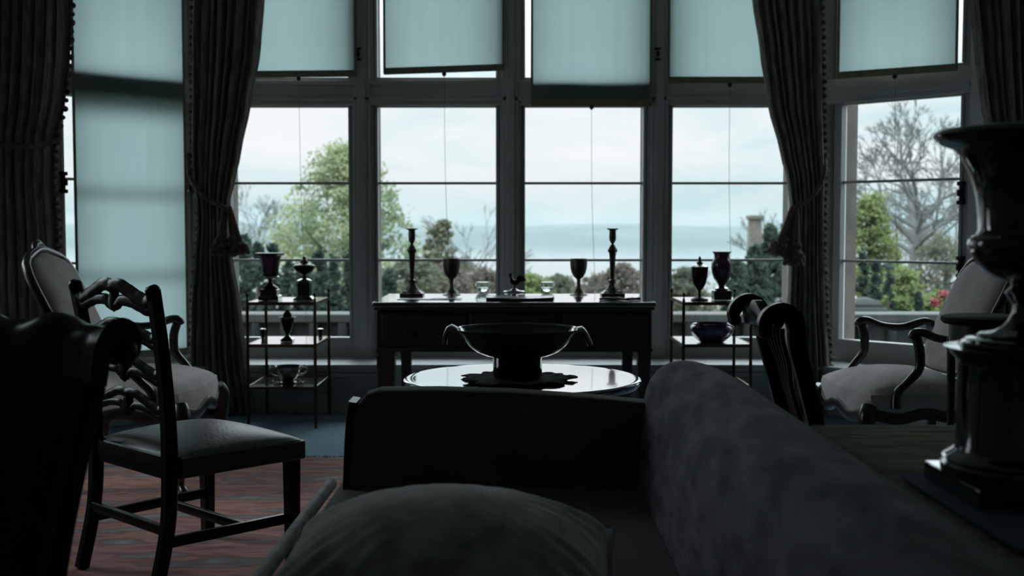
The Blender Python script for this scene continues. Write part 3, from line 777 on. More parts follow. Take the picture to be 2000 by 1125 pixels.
urn_thing('small_urn', 'small dark lidded urn with square foot on the middle tier under the purple urn', 'urn', 562, 682, SZ2, [
    ('foot', M['marble'], 'square', [(.036,0),(.036,.012),(.026,.020),(.012,.032),(.010,.040)], {}),
    ('body', M['bronze'], 'round', [(.008,.036),(.016,.052),(.028,.080),(.036,.110),(.040,.134),(.041,.140)], {}),
    ('rim', M['silver'], 'round', [(.036,.136),(.052,.140),(.054,.145),(.040,.148),(.024,.152)], {}),
    ('lid', M['bronze'], 'round', [(.028,.148),(.026,.160),(.020,.172),(.010,.182),(.010,.186),(.001,.190)], {})], Yfix=6.76)
for (px, lab) in ((514, 'tiny metal cup at the back of the middle tier, on the curtain side'), (626, 'tiny metal cup at the back of the middle tier, on the desk side')):
    urn_thing('tiny_cup', lab, 'cup', px, 672, SZ2, [
        ('cup_body', M['bronze'], 'round', [(.014,0),(.014,.004),(.010,.010),(.012,.030),(.016,.048)], {}),
        ('cup_rim', M['silver'], 'round', [(.015,.046),(.019,.050),(.019,.054),(.012,.057),(.001,.058)], {})], Yfix=6.99, group='tiny metal cups on the middle tier')
def tureen():
    p = at(562, 760, 6.72)
    t = thing('tureen', 'two-handled silver bowl on the lowest tier of the stand by the curtain', 'bowl', (p.x, 6.74, SZ3))
    MB().lathe([(.030,.018),(.048,.03),(.066,.055),(.074,.085),(.078,.098),(.082,.100),(.078,.104),(.070,.096),(.05,.06),(.001,.05)], 32).build('body', M['silver'], t)
    MB().lathe([(.052,0),(.052,.006),(.040,.010),(.034,.020),(.001,.022)], 24).build('foot', M['bronze'], t)
    for s in (-1, 1):
        MB().tube([(s*.070,0,.09),(s*.098,0,.104),(s*.112,0,.086),(s*.104,0,.062),(s*.08,0,.052),(s*.064,0,.05)], .006, 8, sub=5).build('handle', M['silver'], t)
        MB().tube([(s*.05,0,.012),(s*.078,0,.016),(s*.09,0,.010),(s*.094,0,.007)], .007, 8, sub=4).build('scroll_foot', M['silver'], t)
tureen()
# right stand
urn_thing('lidded_cup', 'dark lidded goblet-shaped urn with knob finial beside the purple vase', 'urn', 1366, 590, SZ, [
    ('foot', M['bronze'], 'round', [(.052,0),(.052,.005),(.046,.010),(.026,.018),(.014,.024),(.009,.034),(.009,.052),(.012,.060)], {}),
    ('body', M['bronze'], 'round', [(.010,.056),(.024,.072),(.038,.100),(.047,.140),(.050,.170),(.051,.198)], {}),
    ('lid', M['silver'], 'round', [(.052,.198),(.052,.202),(.036,.210),(.020,.216),(.018,.222)], {}),
    ('finial', M['bronze'], 'round', [(.018,.220),(.020,.226),(.010,.232),(.007,.240),(.009,.250),(.005,.260),(.001,.264)], {})], Yfix=6.76)
urn_thing('baluster_vase', 'purple baluster vase on a square plinth, tallest on its stand', 'vase', 1409, 586, SZ, [
    ('plinth', M['marble'], 'square', [(.052,0),(.052,.050),(.050,.056),(.044,.060)], {}),
    ('collar', M['silver'], 'round', [(.040,.060),(.046,.064),(.044,.070),(.024,.078)], {}),
    ('body', M['bluejohn'], 'round', [(.020,.074),(.018,.084),(.030,.104),(.048,.130),(.058,.160),(.063,.195),(.062,.220),(.054,.240),(.047,.250),(.046,.270),(.050,.285)], {}),
    ('rim', M['bronze'], 'round', [(.050,.282),(.056,.286),(.057,.291),(.050,.292),(.038,.286),(.001,.27)], {})], Yfix=6.8)
urn_thing('mottled_bowl', 'wide mottled purple stone bowl on the middle tier under the vase', 'bowl', 1390, 680, SZ2, [
    ('body', M['spar_bowl'], 'round', [(.070,0),(.085,.008),(.112,.034),(.128,.062),(.132,.080),(.126,.098),(.112,.110),(.100,.113),(.094,.108),(.100,.08),(.09,.05),(.001,.03)], {})], Yfix=6.73)

# ------------------------------------------------------------------ round table with bowl
TZ = .69
tt = thing('round_table', 'round table with a bright polished top in front of the desk', 'table', (.033, 3.6, .010))
MB().lathe([(.001,TZ-.030),(.355,TZ-.030),(.372,TZ-.024),(.380,TZ-.012),(.381,TZ-.004),(.377,TZ),(.368,TZ+.0015),(.352,TZ+.0005),(.350,TZ+.0005),(.001,TZ+.0005)], 72).build('table_top', M['polish'], tt)
MB().lathe([(.36,TZ-.075),(.36,TZ-.03)], 48).build('apron', M['mahog'], tt)
MB().lathe([(.001,.10),(.05,.10),(.055,.14),(.035,.20),(.045,.28),(.060,.36),(.040,.44),(.032,.52),(.045,.58),(.09,.62),(.10,.63),(.001,.63)], 28).build('pedestal', M['mahog'], tt)
for k in range(3):
    a = PI/2 + 2*PI*k/3
    MB().bar([(.03*math.cos(a), .03*math.sin(a), .17), (.14*math.cos(a), .14*math.sin(a), .15), (.25*math.cos(a), .25*math.sin(a), .06), (.32*math.cos(a), .32*math.sin(a), .022)], [.04,.036,.034,.045], [.07,.055,.045,.042], sub=5).build('leg', M['mahog'], tt)
TZ += .0115
bp = Vector((.017, 3.53, TZ))
rr = random.Random(8)
dm = MB(); n = 96
def doily_r(a): return .172 + .012 * math.cos(9 * a) + .006 * math.sin(5 * a + 1) + .004 * math.sin(23 * a)
def doily(a, b):
    an = 2*PI*a; r = doily_r(an) * b
    return (r * math.cos(an), r * math.sin(an), .003 + (.004 * math.sin(9*an) ** 2 + .002 * math.sin(4*an + 20*b)) * max(0, b - .45) * 1.8)
dm.grid(doily, n, 10, closed_u=True)
o = dm.build('table_mat', M['doily'], solid=.003); o.location = (bp.x, bp.y, TZ + .002)
tag(o, 'dark crumpled scalloped cloth mat under the big bowl on the round table', 'mat')
bt = thing('footed_bowl', 'large dark footed bowl with scalloped rim and drooping handles on the round table', 'bowl', (bp.x, bp.y, TZ + .011))
scal = lambda a, z, r: 1 + (.014 * math.cos(14 * a) if z > .125 else 0)
MB().lathe([(.001,.0),(.076,.0),(.078,.004),(.077,.056),(.080,.064),(.105,.069),(.130,.080),(.151,.095),(.167,.113),(.178,.132),(.188,.147),(.193,.152),(.197,.153),(.194,.147),(.172,.132),(.160,.114),(.142,.098),(.10,.080),(.05,.074),(.001,.073)], 84, mod=scal).build('body', M['bowl'], bt)
for s in (-1, 1):
    h = MB()
    def hf(a, b):
        w = .034 * (1 - .5 * a) + .004
        xs = [(0.0,.190,.149),(.3,.206,.158),(.55,.218,.152),(.8,.226,.132),(1,.230,.104)] if s < 0 else [(0.0,.188,.149),(.3,.202,.152),(.55,.212,.140),(.8,.222,.122),(1,.230,.102)]
        x = interp([(t_, x_) for t_, x_, z_ in xs], a); z = interp([(t_, z_) for t_, x_, z_ in xs], a)
        return (s * x, w * (2*b - 1), z - .006 * (2*b - 1)**2)
    h.grid(hf, 14, 6)
    h.build('handle', M['silver'], bt, solid=.015)

# ------------------------------------------------------------------ sofa
def sofa():
    t = thing('sofa', 'dark grey damask sofa seen along its seat from one end', 'sofa', (0, 2.0, .010))
    oy = -2.0
    # back: loft of cross sections along y
    sec = [(.335,.30),(.345,.46),(.362,.58),(.385,.70),(.415,.765),(.46,.803),(.505,.815),(.545,.808),(.585,.78),(.612,.73),(.62,.62),(.62,.30)]
    rings = []
    ys = [.85, 1.2, 1.6, 2.0, 2.4, 2.65, 2.82, 2.94, 3.02, 3.08, 3.115, 3.125]
    for y in ys:
        e = max(0, (y - 2.75) / .375); e2 = e ** 2.2
        k = 1.0 if y < 3.07 else (.95 if y < 3.1 else (.86 if y < 3.12 else .70))
        ring = []
        for (x, z) in sec:
            xc = .47 - .0 * e2; x2 = x - .055 * e2 * (1 if x > .40 else max(0, (x-.335)/.065))
            z2 = z
            ring.append((xc + (x2 - xc) * k, y + oy, .30 + (z2 - .30) * (1 - (1 - k) * .16)))
        rings.append(ring)
    MB().rings(rings).build('back', M['sofa'], t, subd=1, angle=80)
    # seat
    s = MB()
    def seat(a, b):
        x = -.515 + .86 * a; y = .75 + 2.42 * b
        ex = min(1, a / .06) ; ex = math.sqrt(max(0, 1 - (1 - ex) ** 2))
        return (x, y + oy, .40 + .055 * ex + .022 * math.sin(PI * min(1, a)) * math.sin(PI * b))
    s.grid(seat, 24, 20); s.build('seat', M['sofa_arm'], t)
    MB().box(-.515, .34, .76 + oy, 3.17 + oy, .25, .41).build('seat_rail', M['sofa'], t, bevel=.01)
    MB().tube([(-.515, .76 + oy, .44), (-.522, 2.0 + oy, .446), (-.515, 3.17 + oy, .444)], .017, 10, sub=6).build('piping', M['cushion'], t)
    # far end arm
    tab = [(-.452,.40),(-.442,.62),(-.424,.685),(-.40,.716),(-.365,.727),(-.2,.728),(.0,.722),(.2,.708),(.38,.690),(.40,.55),(.40,.40)]
    rg = []
    for y, k in ((3.05, .985), (3.055, .995), (3.07, 1), (3.12, 1), (3.145, .995), (3.155, .98)):
        rg.append([(-.03 + (x + .03) * k, y + oy, .40 + (z - .40) * k) for x, z in tab])
    MB().rings(rg).build('arm', M['sofa_arm'], t, angle=60)
    MB().bar([(-.458, 3.10 + oy, .05), (-.456, 3.10 + oy, .40), (-.446, 3.10 + oy, .62), (-.436, 3.10 + oy, .695)], .10, .022, up=(1,0,0), sub=4).build('arm_facing', M['mahog'], t)
    for x in (-.46, .56):
        for y in (.85, 3.10):
            if x < 0 and y > 3: continue
            MB().poly_lathe([(.018,0),(.026,.20),(.028,.30)], (x, y + oy, 0)).build('leg', M['mahog'], t)
    # near arm, below the frame
    MB().box(-.44, .40, .72 + oy, .84 + oy, .25, .62).build('arm', M['sofa_arm'], t, bevel=.03)
sofa()
def cushion():
    t = thing('cushion', 'plump grey damask cushion lying on the sofa seat', 'cushion', (-.125, 2.02, .530), 0)
    t.rotation_euler = (math.radians(5), 0, math.radians(-2))
    hw, hd, th = .325, .30, .170
    def side(sg):
        def fn(a, b):
            u, v = 2*a - 1, 2*b - 1
            # pillow outline: sides bow inward, corners pointed
            pin = .07
            x = hw * u * (1 - pin * (1 - v*v)); y = hd * v * (1 - pin * (1 - u*u))
            h = th * max(0, (1 - u**2) ) ** .58 * max(0, (1 - v**2)) ** .52
            wr = .009 * math.sin(26 * math.atan2(v, u) + 3*u) * max(0, (abs(u)*abs(v)) ** 1.1) * 1.8
            wr *= min(1, (1 - max(abs(u), abs(v))) * 8)
            return (x, y, sg * h * (1 if sg > 0 else .22) + wr)
        return fn
    b = MB(); b.grid(side(1), 44, 44); b.grid(side(-1), 44, 44)
    b.build('cushion_cover', M['cushion'], t, weld=True, angle=80)
    P = []
    for i in range(161):
        a = i / 160 * 4; k = int(a) % 4; f = a - int(a)
        u, v = [(2*f-1, -1), (1, 2*f-1), (1-2*f, 1), (-1, 1-2*f)][k]
        P.append((hw*u*(1-.07*(1-v*v)), hd*v*(1-.07*(1-u*u)), 0))
    MB().tube(P, .007, 8).build('piping', M['sofa'], t)
cushion()

# ------------------------------------------------------------------ ladder-back chair
def ladder_chair():
    ang = math.radians(-43)
    t = thing('ladder_back_chair', 'mahogany ladder-back chair with glossy dark leather seat standing on the red rug', 'chair', (-1.117, 3.86, .011), ang)
    fx, fy, rx, ry = .268, .235, .243, -.215
    # rear posts
    for s in (-1, 1):
        pts = [(s*(rx), ry - .06, 0), (s*rx, ry - .01, .22), (s*rx, ry, .44), (s*(rx+.002), ry - .006, .60), (s*(rx+.006), ry - .026, .80), (s*(rx+.012), ry - .050, .95), (s*(rx+.018), ry - .056, .98)]
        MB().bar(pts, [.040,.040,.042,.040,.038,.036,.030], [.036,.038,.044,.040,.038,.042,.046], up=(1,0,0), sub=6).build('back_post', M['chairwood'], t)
        MB().tube([(s*(rx+.006), ry - .050, .945), (s*(rx+.014), ry - .056, .978), (s*(rx+.012), ry - .058, .990)], [.020,.024,.012], 12, sub=3).build('post_ear', M['chairwood'], t)
    def yb(z): return ry + interp([(.44,0),(.60,-.006),(.80,-.026),(.95,-.050),(1.02,-.060)], z)
    # pierced serpentine rails
    def rail(z, hump, r, nm):
        hx = rx + interp([(.44,0),(.6,.002),(.8,.006),(.95,.012)], z)
        m = MB()
        up_t = [(0,hump*.92),(.10,hump*1.05),(.24,hump*1.0),(.42,hump*.66),(.62,hump*.20),(.82,-.006),(1,.008)]
        lo_t = [(0,-.022),(.10,-.016),(.2,-.002),(.34,-.002),(.5,-.006),(.65,-.014),(.82,-.026),(1,-.012)]
        for tb_, rr_ in ((up_t, r), (lo_t, r * .85)):
            P = []; Rr = []
            for i in range(-24, 25):
                u = i / 24; zz = z + interp(tb_, abs(u)); P.append((u * hx, yb(zz) - .004 * (1 - u*u), zz)); Rr.append(rr_ * (1.0 + .25 * abs(u) if abs(u) > .5 else 1.05))
            m.tube(P, Rr, 10, flat=(.62, 1))
        m.lathe([(.001,-.014),(.016,-.012),(.022,0),(.016,.012),(.001,.014)], 16, M=Matrix.Translation((0, yb(z) - .002, z - .006)) @ Matrix.Rotation(PI/2, 4, 'X'), sy=1.7)
        # solid centre between the strands
        m.tube([(0, yb(z), z - .034), (0, yb(z), z + hump)], [.022, .026], 12, flat=(1, .5), up=(0,1,0))
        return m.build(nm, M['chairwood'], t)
    rail(.938, .046, .0215, 'crest_rail')
    for z in (.822, .705, .590): rail(z, .038, .0150, 'back_slat')
    # seat rails and legs
    for s in (-1, 1):
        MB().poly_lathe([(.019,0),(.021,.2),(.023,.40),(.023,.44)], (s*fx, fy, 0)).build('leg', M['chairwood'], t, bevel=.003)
        MB().bar([(s*fx, fy, .405), (s*rx, ry, .405)], .022, .07).build('seat_rail', M['chairwood'], t)
        MB().bar([(s*fx, fy, .17), (s*rx, ry - .02, .17)], .020, .034).build('stretcher', M['chairwood'], t)
    MB().bar([(-fx, fy, .405), (fx, fy, .405)], .022, .07).build('seat_rail', M['chairwood'], t)
    MB().bar([(-rx, ry, .405), (rx, ry, .405)], .022, .07).build('seat_rail', M['chairwood'], t)
    MB().bar([(-(fx+rx)/2, .05, .17), ((fx+rx)/2, .05, .17)], .020, .032).build('stretcher', M['chairwood'], t)
    MB().bar([(-rx, ry - .02, .21), (rx, ry - .02, .21)], .020, .032).build('stretcher', M['chairwood'], t)
    s = MB()
    def top(a, b):
        u, v = 2*a - 1, 2*b - 1
        w = rx + (fx - rx) * b
        e = (max(0, 1 - abs(u) ** 5) ** .5) * (max(0, 1 - abs(v) ** 5) ** .5)
        dish = .030 * (1 - u*u) * (1 - v*v)
        edge = .022
        return ((w + .030) * u, ry + .028 + (fy - ry + .012) * b if b < 1 else fy + .042, .435 + edge * e + dish)
    s.grid(top, 28, 28); s.build('seat', M['leather'], t, angle=70)
    s2 = MB(); out = [(-(rx+.030), ry + .026), (rx+.030, ry + .026), (fx+.030, fy + .040), (-(fx+.030), fy + .040)]
    s2.prism(out, .372, .437, 'xy'); s2.build('seat_edge', M['leather'], t, bevel=.006)
    return t
ladder_chair()

# ------------------------------------------------------------------ rolled-crest chairs (pair)
def scroll_chair(label, loc, rz, solid, name):
    t = thing(name, label, 'chair', loc, rz); t.scale = (.965, .965, .965)
    rx, ry, fx, fy = .215, -.20, .245, .22
    def post(s):
        return [(s*rx, ry - .07, 0), (s*rx, ry - .01, .25), (s*rx, ry, .45), (s*rx, ry - .025, .60), (s*(rx+.003), ry - .070, .78), (s*(rx+.005), ry - .105, .90)]
    if solid:
        # crest profile (side view: y backward negative, z)
        hook = [(-.105,.88),(-.112,.93),(-.122,.965),(-.145,.990),(-.172,.992),(-.192,.970),(-.192,.945),(-.178,.932)]
        for s in (-1, 1):
            MB().bar(post(s), [.045,.043,.046,.044,.044,.046], [.036]*6, up=(1,0,0), sub=6).build('back_post', M['chairwood'], t)
        m = MB(); rings = []
        n = 36
        hk, rk = smooth([Vector((0, a, b)) for a, b in hook], [.026,.028,.027,.026,.024,.022,.020,.016], 4)
        for i in range(n + 1):
            u = 2*i/n - 1
            dz = .034 * math.exp(-(u/.33)**2) + .020 * max(0, abs(u) - .72) / .28 + .006 * math.exp(-((abs(u)-.60)/.16)**2)
            dy = -.018 * (1 - u*u)
            ew = 1.0 + .18 * max(0, abs(u) - .8) / .2
            L_, R_ = [], []
            for j, p in enumerate(hk):
                tn = (hk[min(j+1, len(hk)-1)] - hk[max(j-1, 0)]).normalized(); nn = Vector((0, -tn.z, tn.y))
                th = rk[j] * .62 * ew
                L_.append((u * (rx + .026), ry + p.y + dy + nn.y * th, p.z + dz + nn.z * th - .02 * (1 - abs(u)) * (1 - j/len(hk))))
                R_.append((u * (rx + .026), ry + p.y + dy - nn.y * th, p.z + dz - nn.z * th - .02 * (1 - abs(u)) * (1 - j/len(hk))))
            rings.append(L_ + R_[::-1])
        m.rings(rings); m.build('crest_rail', M['chairwood'], t, angle=50)
        for s in (-1, 1):
            MB().lathe([(.001,-.008),(.020,-.006),(.026,0),(.020,.006),(.001,.008)], 18, M=Matrix.Translation((s*(rx + .028), ry - .172, .962)) @ Matrix.Rotation(PI/2, 4, 'Y')).build('scroll_boss', M['chairwood'], t)
    else:
        for s in (-1, 1):
            P = post(s)[:-1] + [(s*(rx+.004), ry - .094, .875), (s*(rx+.006), ry - .098, .930), (s*(rx+.008), ry - .114, .966), (s*(rx+.010), ry - .145, .982), (s*(rx+.010), ry - .178, .970), (s*(rx+.010), ry - .194, .942), (s*(rx+.008), ry - .192, .914)]
            MB().bar(P, [.045,.043,.046,.046,.047,.049,.051,.052,.050,.044,.038,.030], [.036]*5 + [.036,.038,.042,.046,.046,.044,.040], up=(1,0,0), sub=6).build('back_post', M['chairwood'], t)
            MB().lathe([(.001,-.023),(.015,-.022),(.020,-.016),(.020,.016),(.015,.022),(.001,.023)], 20, M=Matrix.Translation((s*(rx + .008), ry - .190, .920)) @ Matrix.Rotation(PI/2, 4, 'Y')).build('scroll_boss', M['chairwood'], t)
        P = []; Hh = []
        for i in range(33):
            u = 2*i/32 - 1
            zz = .938 + .030 * math.exp(-(u/.34)**2) + .024 * max(0, abs(u) - .74) / .26
            P.append((u * rx, ry - .150 - .014 * (1 - u*u), zz)); Hh.append(.052 + .012 * math.exp(-(u/.3)**2))
        MB().bar(P, .030, Hh).build('crest_rail', M['chairwood'], t)
    def yb(z): return ry + interp([(.45,0),(.60,-.025),(.78,-.070),(.90,-.105)], z)
    if solid:
        b = MB()
        b.grid(lambda a, c: ((2*a-1)*(rx-.018), yb(.50 + .41*c) + .010 + .016*math.sin(PI*a)*math.sin(PI*c), .50 + .41*c), 16, 16)
        b.grid(lambda a, c: ((2*a-1)*(rx-.018), yb(.50 + .41*c) - .014, .50 + .41*c), 16, 16)
        b.build('back_panel', M['dotted'], t, weld=False)
        MB().bar([(-rx, yb(.49), .49), (rx, yb(.49), .49)], .028, .05).build('back_rail', M['chairwood'], t)
    else:
        sp = MB()
        for k in range(-2, 3):
            P = []
            for i in range(21):
                c = i / 20; z = .47 + .45 * c
                wv = .030 * k * (1 + .45 * math.cos(2*PI*c) + .25 * c)
                P.append((wv, yb(z) - .006, z))
            sp.tube(P, .0105, 8, flat=(1, .8))
        sp.build('splat', M['chairwood'], t)
        MB().bar([(-rx, yb(.49), .49), (rx, yb(.49), .49)], .028, .05).build('back_rail', M['chairwood'], t)
    for s in (-1, 1):
        MB().poly_lathe([(.018,0),(.020,.2),(.024,.45)], (s*fx, fy, 0)).build('leg', M['chairwood'], t, bevel=.003)
        MB().bar([(s*fx, fy, .41), (s*rx, ry, .41)], .022, .07).build('seat_rail', M['chairwood'], t)
        MB().bar([(s*fx, fy, .17), (s*rx, ry - .02, .17)], .020, .034).build('stretcher', M['chairwood'], t)
    MB().bar([(-fx, fy, .41), (fx, fy, .41)], .022, .07).build('seat_rail', M['chairwood'], t)
    s_ = MB()
    def top(a, b):
        u, v = 2*a - 1, 2*b - 1; w = rx + (fx - rx) * b
        return ((w + .02) * u, ry + .03 + (fy - ry) * b, .44 + .022 * (max(0, 1-abs(u)**5)**.5) * (max(0, 1-abs(v)**5)**.5) + .025*(1-u*u)*(1-v*v))
    s_.grid(top, 20, 20)
    s_.prism([(-(rx+.02), ry+.03), (rx+.02, ry+.03), (fx+.02, fy+.03), (-(fx+.02), fy+.03)], .40, .441, 'xy')
    s_.build('seat', M['leather'], t, angle=60)
    return t
scroll_chair('dark panel-back chair with carved crest, closest to the camera, in front of the ladder-back chair', (-1.145, 2.02, .010), math.radians(146), True, 'panel_back_chair')
scroll_chair('dark chair with rolled crest rail seen edge-on behind the sofa back', (1.085, 3.36, 0), math.radians(-90), False, 'splat_back_chair')

# ------------------------------------------------------------------ fauteuil armchairs
def armchair(label, loc, rz):
    t = thing('armchair', label, 'armchair', loc, rz, 'pair of pale upholstered open armchairs')
    fx, fy, rx, ry = .325, .30, .27, -.21
    zs = .425
    # seat cushion
    s = MB()
    def top(a, b):
        u, v = 2*a - 1, 2*b - 1; w = rx + (fx - rx) * min(1, b * 1.15)
        bow = .035 * (1 - u*u) * b
        e = (max(0, 1 - abs(u)**4) ** .5) * (max(0, 1 - abs(v)**4) ** .5)
        return (w * u, ry + (fy - ry) * b + bow, zs + .02 + .045 * e + .045 * (1-u*u) * (1 - v*v))
    s.grid(top, 26, 26)
    def skirt(a, b):
        k = a * 4; i = int(k) % 4; f = k - int(k)
        if a >= 1: i, f = 0, 0
        ab = [(f, 0), (1, f), (1 - f, 1), (0, 1 - f)][i]
        x, y, z = top(*ab); sc = .022 * math.cos(4*PI*f) if i in (1, 2, 3) else 0
        return (x * (1 + .012 * math.sin(PI*b)), y + (.006 if i == 2 else 0) * math.sin(PI*b), z - b * (.105 + (-sc if i == 2 else -sc*.5)))
    s.grid(skirt, 80, 5)
    s.build('seat_cushion', M['pale_damask'], t, angle=70)
    # serpentine seat rails
    def rail(p, q, drop, nm='seat_rail'):
        P = []; H = []
        for i in range(25):
            f = i / 24
            x = p[0] + (q[0]-p[0])*f; y = p[1] + (q[1]-p[1])*f + (.035 * (1 - (2*f-1)**2) if p[1] == q[1] and p[1] > 0 else 0)
            z = zs - .078 + drop * math.cos(4*PI*f) * .5
            P.append((x, y, z)); H.append(.05)
        MB().bar(P, .028, H).build(nm, M['dark_wood'], t)
    rail((-fx, fy), (fx, fy), .035); rail((-fx, fy), (-rx, ry), .02); rail((fx, fy), (rx, ry), .02); rail((-rx, ry), (rx, ry), .0)
    for s_ in (-1, 1):
        P = [(s_*(fx-.01), fy + .005, zs - .03), (s_*(fx+.012), fy + .022, zs - .10), (s_*(fx-.006), fy + .008, .14), (s_*(fx-.016), fy + .002, .05), (s_*(fx+.008), fy + .022, .012), (s_*(fx+.012), fy+.026, 0)]
        MB().tube(P, [.032,.038,.022,.017,.020,.016], 12, sub=5).build('leg', M['dark_wood'], t)
        P = [(s_*rx, ry - .02, zs), (s_*rx, ry - .025, .2), (s_*(rx+.004), ry - .07, .0)]
        MB().tube(P, [.026,.022,.018], 10, sub=4).build('leg', M['dark_wood'], t)
    # raked back: frame and cushion
    rk = math.radians(26)
    MMb = Matrix.Translation((0, ry + .065, zs + .06)) @ Matrix.Rotation(rk, 4, 'X')
    H = .62
    def outline(o=0, n=40):
        # half width along height with rounded, slightly crested top
        pts = []
        for i in range(n):
            a = 2*PI*i/n; c, s2 = math.cos(a), math.sin(a)
            e = 5.0
            r = 1 / ((abs(c)**e + abs(s2)**e) ** (1/e))
            x = r * c * .265; z = H/2 + r * s2 * H/2
            if s2 > 0: z += .035 * math.exp(-(x/.12)**2) * s2
            x *= (.90 + .10 * z / H)
            k = 1 - o
            pts.append((x * k, H/2 + (z - H/2) * (1 - o * .8)))
        return pts
    bc = MB()
    ol = outline(.10)
    rings = []
    for k_, yo in ((1.0, -.012), (1.0, .016), (.94, .034), (.80, .046), (.5, .054), (.15, .056)):
        rings.append([(x * k_, yo, H/2 + (z - H/2) * k_) for x, z in ol])
    bc.rings(rings, M=MMb); bc.build('back_cushion', M['pale_damask'], t, angle=60)
    fr = MB(); P = outline(.03); P = [(x, .004, z) for x, z in P]; P.append(P[0]); P.append(P[1])
    fr.tube(P, .021, 10, M=MMb); fr.tube([(-.06, .004, H + .025), (-.03,.004,H + .048), (0, .004, H + .055), (.03,.004,H + .048), (.06, .004, H + .025)], [.012,.018,.022,.018,.012], 10, M=MMb, sub=3)
    fr.build('back_frame', M['dark_wood'], t)
    MB().tube([(-.24,.004,.02),(-.12,.004,-.015),(0,.004,.01),(.12,.004,-.015),(.24,.004,.02)], .016, 10, M=MMb, sub=4).build('back_rail', M['dark_wood'], t)
    # arms
    for s_ in (-1, 1):
        za = .70
        P = [(s_*.262, -.235, za + .005), (s_*.30, -.20, za + .018), (s_*.318, -.10, za - .012), (s_*.330, .0, za - .006), (s_*.332, .075, za + .020), (s_*.332, .115, za + .016), (s_*.332, .13, za - .006)]
        MB().tube(P, [.017,.020,.021,.020,.022,.022,.014], 12, sub=6, flat=(1.15, .9)).build('armrest', M['dark_wood'], t)
        P = [(s_*.332, .105, za), (s_*.332, .088, za - .06), (s_*.336, .092, za - .14), (s_*.332, .14, za - .20), (s_*.318, .18, za - .25), (s_*.332, .19, zs - .04)]
        MB().tube(P, [.021,.022,.021,.018,.019,.022], 12, sub=6).build('arm_support', M['dark_wood'], t)
    return t
armchair('pale rose damask open armchair by the half-open angled window, behind the black urn', (1.86, 5.26, 0), math.radians(93))
armchair('pale rose damask open armchair in front of the fully covered window', (-1.755, 5.20, .011), math.radians(-90))

# ------------------------------------------------------------------ sofa table with cloth, big urn
STZ = .74
st = thing('side_table', 'long table behind the sofa back carrying the big black urn', 'table', (1.10, 1.78, 0))
MB().box(-.43, .43, -.70, .72, STZ - .05, STZ - .012).build('table_top', M['mahog'], st, bevel=.006)
MB().box(-.40, .40, -.66, .68, STZ - .13, STZ - .05).build('apron', M['mahog'], st)
for x in (-.39, .39):
    for y in (-.65, .67): MB().poly_lathe([(.02,0),(.026,.35),(.03,.62)], (x, y, 0)).build('leg', M['mahog'], st, bevel=.003)
cl = MB()
def cloth(a, b):
    # top sheet with short drops on the sides
    u = -1.16 + 2.32 * a; v = -1.12 + 2.24 * b
    x = max(-1, min(1, u)) * .436; y = .01 + max(-1, min(1, v)) * .728
    z = STZ - .004 + .0035 * mnoise.noise(Vector((u*5, v*9, 1.3))) * (1 if abs(u) < 1 and abs(v) < 1 else 0)
    dx = max(0, abs(u) - 1); dy = max(0, abs(v) - 1)
    z -= (dx * 1.1 + dy * 1.4)
    x += math.copysign(min(dx, .02) * .5 + .006 * math.sin(v*22) * min(1, dx*8), u) if dx else 0
    y += math.copysign(min(dy, .02) * .5 + .008 * math.sin(u*20) * min(1, dy*8), v) if dy else 0
    return (x, y, z)
cl.grid(cloth, 90, 120)
o = cl.build('table_cloth', M['olive'], solid=.004); o.location = (1.10, 1.78, 0)
tag(o, 'rumpled olive velvet cloth covering the table behind the sofa', 'tablecloth')
o = MB().box(-.155, .25, -.30, .175, 0, .004).build('cloth_mat', M['bluecloth'], bevel=.001); o.location = (.835, 1.80, STZ + .003)
tag(o, 'dark blue cloth mat under the black urn on the olive tablecloth', 'mat')
UZ = STZ + .007
S = FPX / 1.82
def uz(py): return EYE - (py - 445) / S - UZ
def ur(px): return (2006 - px) / S
ut = thing('pedestal_urn', 'big glossy black marble urn with flared rim on a column pedestal', 'urn', (.832, 1.822, UZ))
MB().box(-.116, .116, -.116, .116, 0, .030).build('plinth', M['marble'], ut, bevel=.002)
MB().lathe([(ur(1857),.030),(ur(1856),uz(912)),(ur(1862),uz(905)),(ur(1858),uz(900)),(ur(1864),uz(893)),(ur(1874),uz(888)),(ur(1882),uz(880))], 48, mod=lambda a, z, r: 1 + .012 * math.cos(30 * a)).build('pedestal_base', M['marble'], ut)
MB().lathe([(ur(1880),uz(884)),(ur(1884),uz(870)),(ur(1884),uz(715)),(ur(1882),uz(705)),(ur(1874),uz(697)),(ur(1868),uz(690)),(ur(1866),uz(686)),(ur(1857),uz(682)),(ur(1857),uz(679)),(ur(1880),uz(678)),(.001,uz(678))], 48).build('pedestal_drum', M['marble'], ut)
MB().lathe([(ur(1889),uz(679)),(ur(1886),uz(674)),(ur(1889),uz(669)),(ur(1898),uz(667)),(ur(1897),uz(663)),(ur(1905),uz(661)),(ur(1921),uz(660)),(ur(1919),uz(656)),(ur(1924),uz(652)),(.001,uz(651))], 48, mod=lambda a, z, r: 1 + (.010 * math.cos(40*a) if r > ur(1892) else 0)).build('foot_block', M['marble'], ut)
MB().lathe([(ur(1934),uz(652)),(ur(1950),uz(648)),(ur(1964),uz(640)),(ur(1975),uz(627)),(ur(1983),uz(610)),(ur(1984),uz(595)),(ur(1978),uz(588)),(ur(1972),uz(578)),(ur(1968),uz(573)),(ur(1972),uz(567)),(ur(1980),uz(560)),(ur(1978),uz(552))], 40).build('stem', M['marble'], ut)
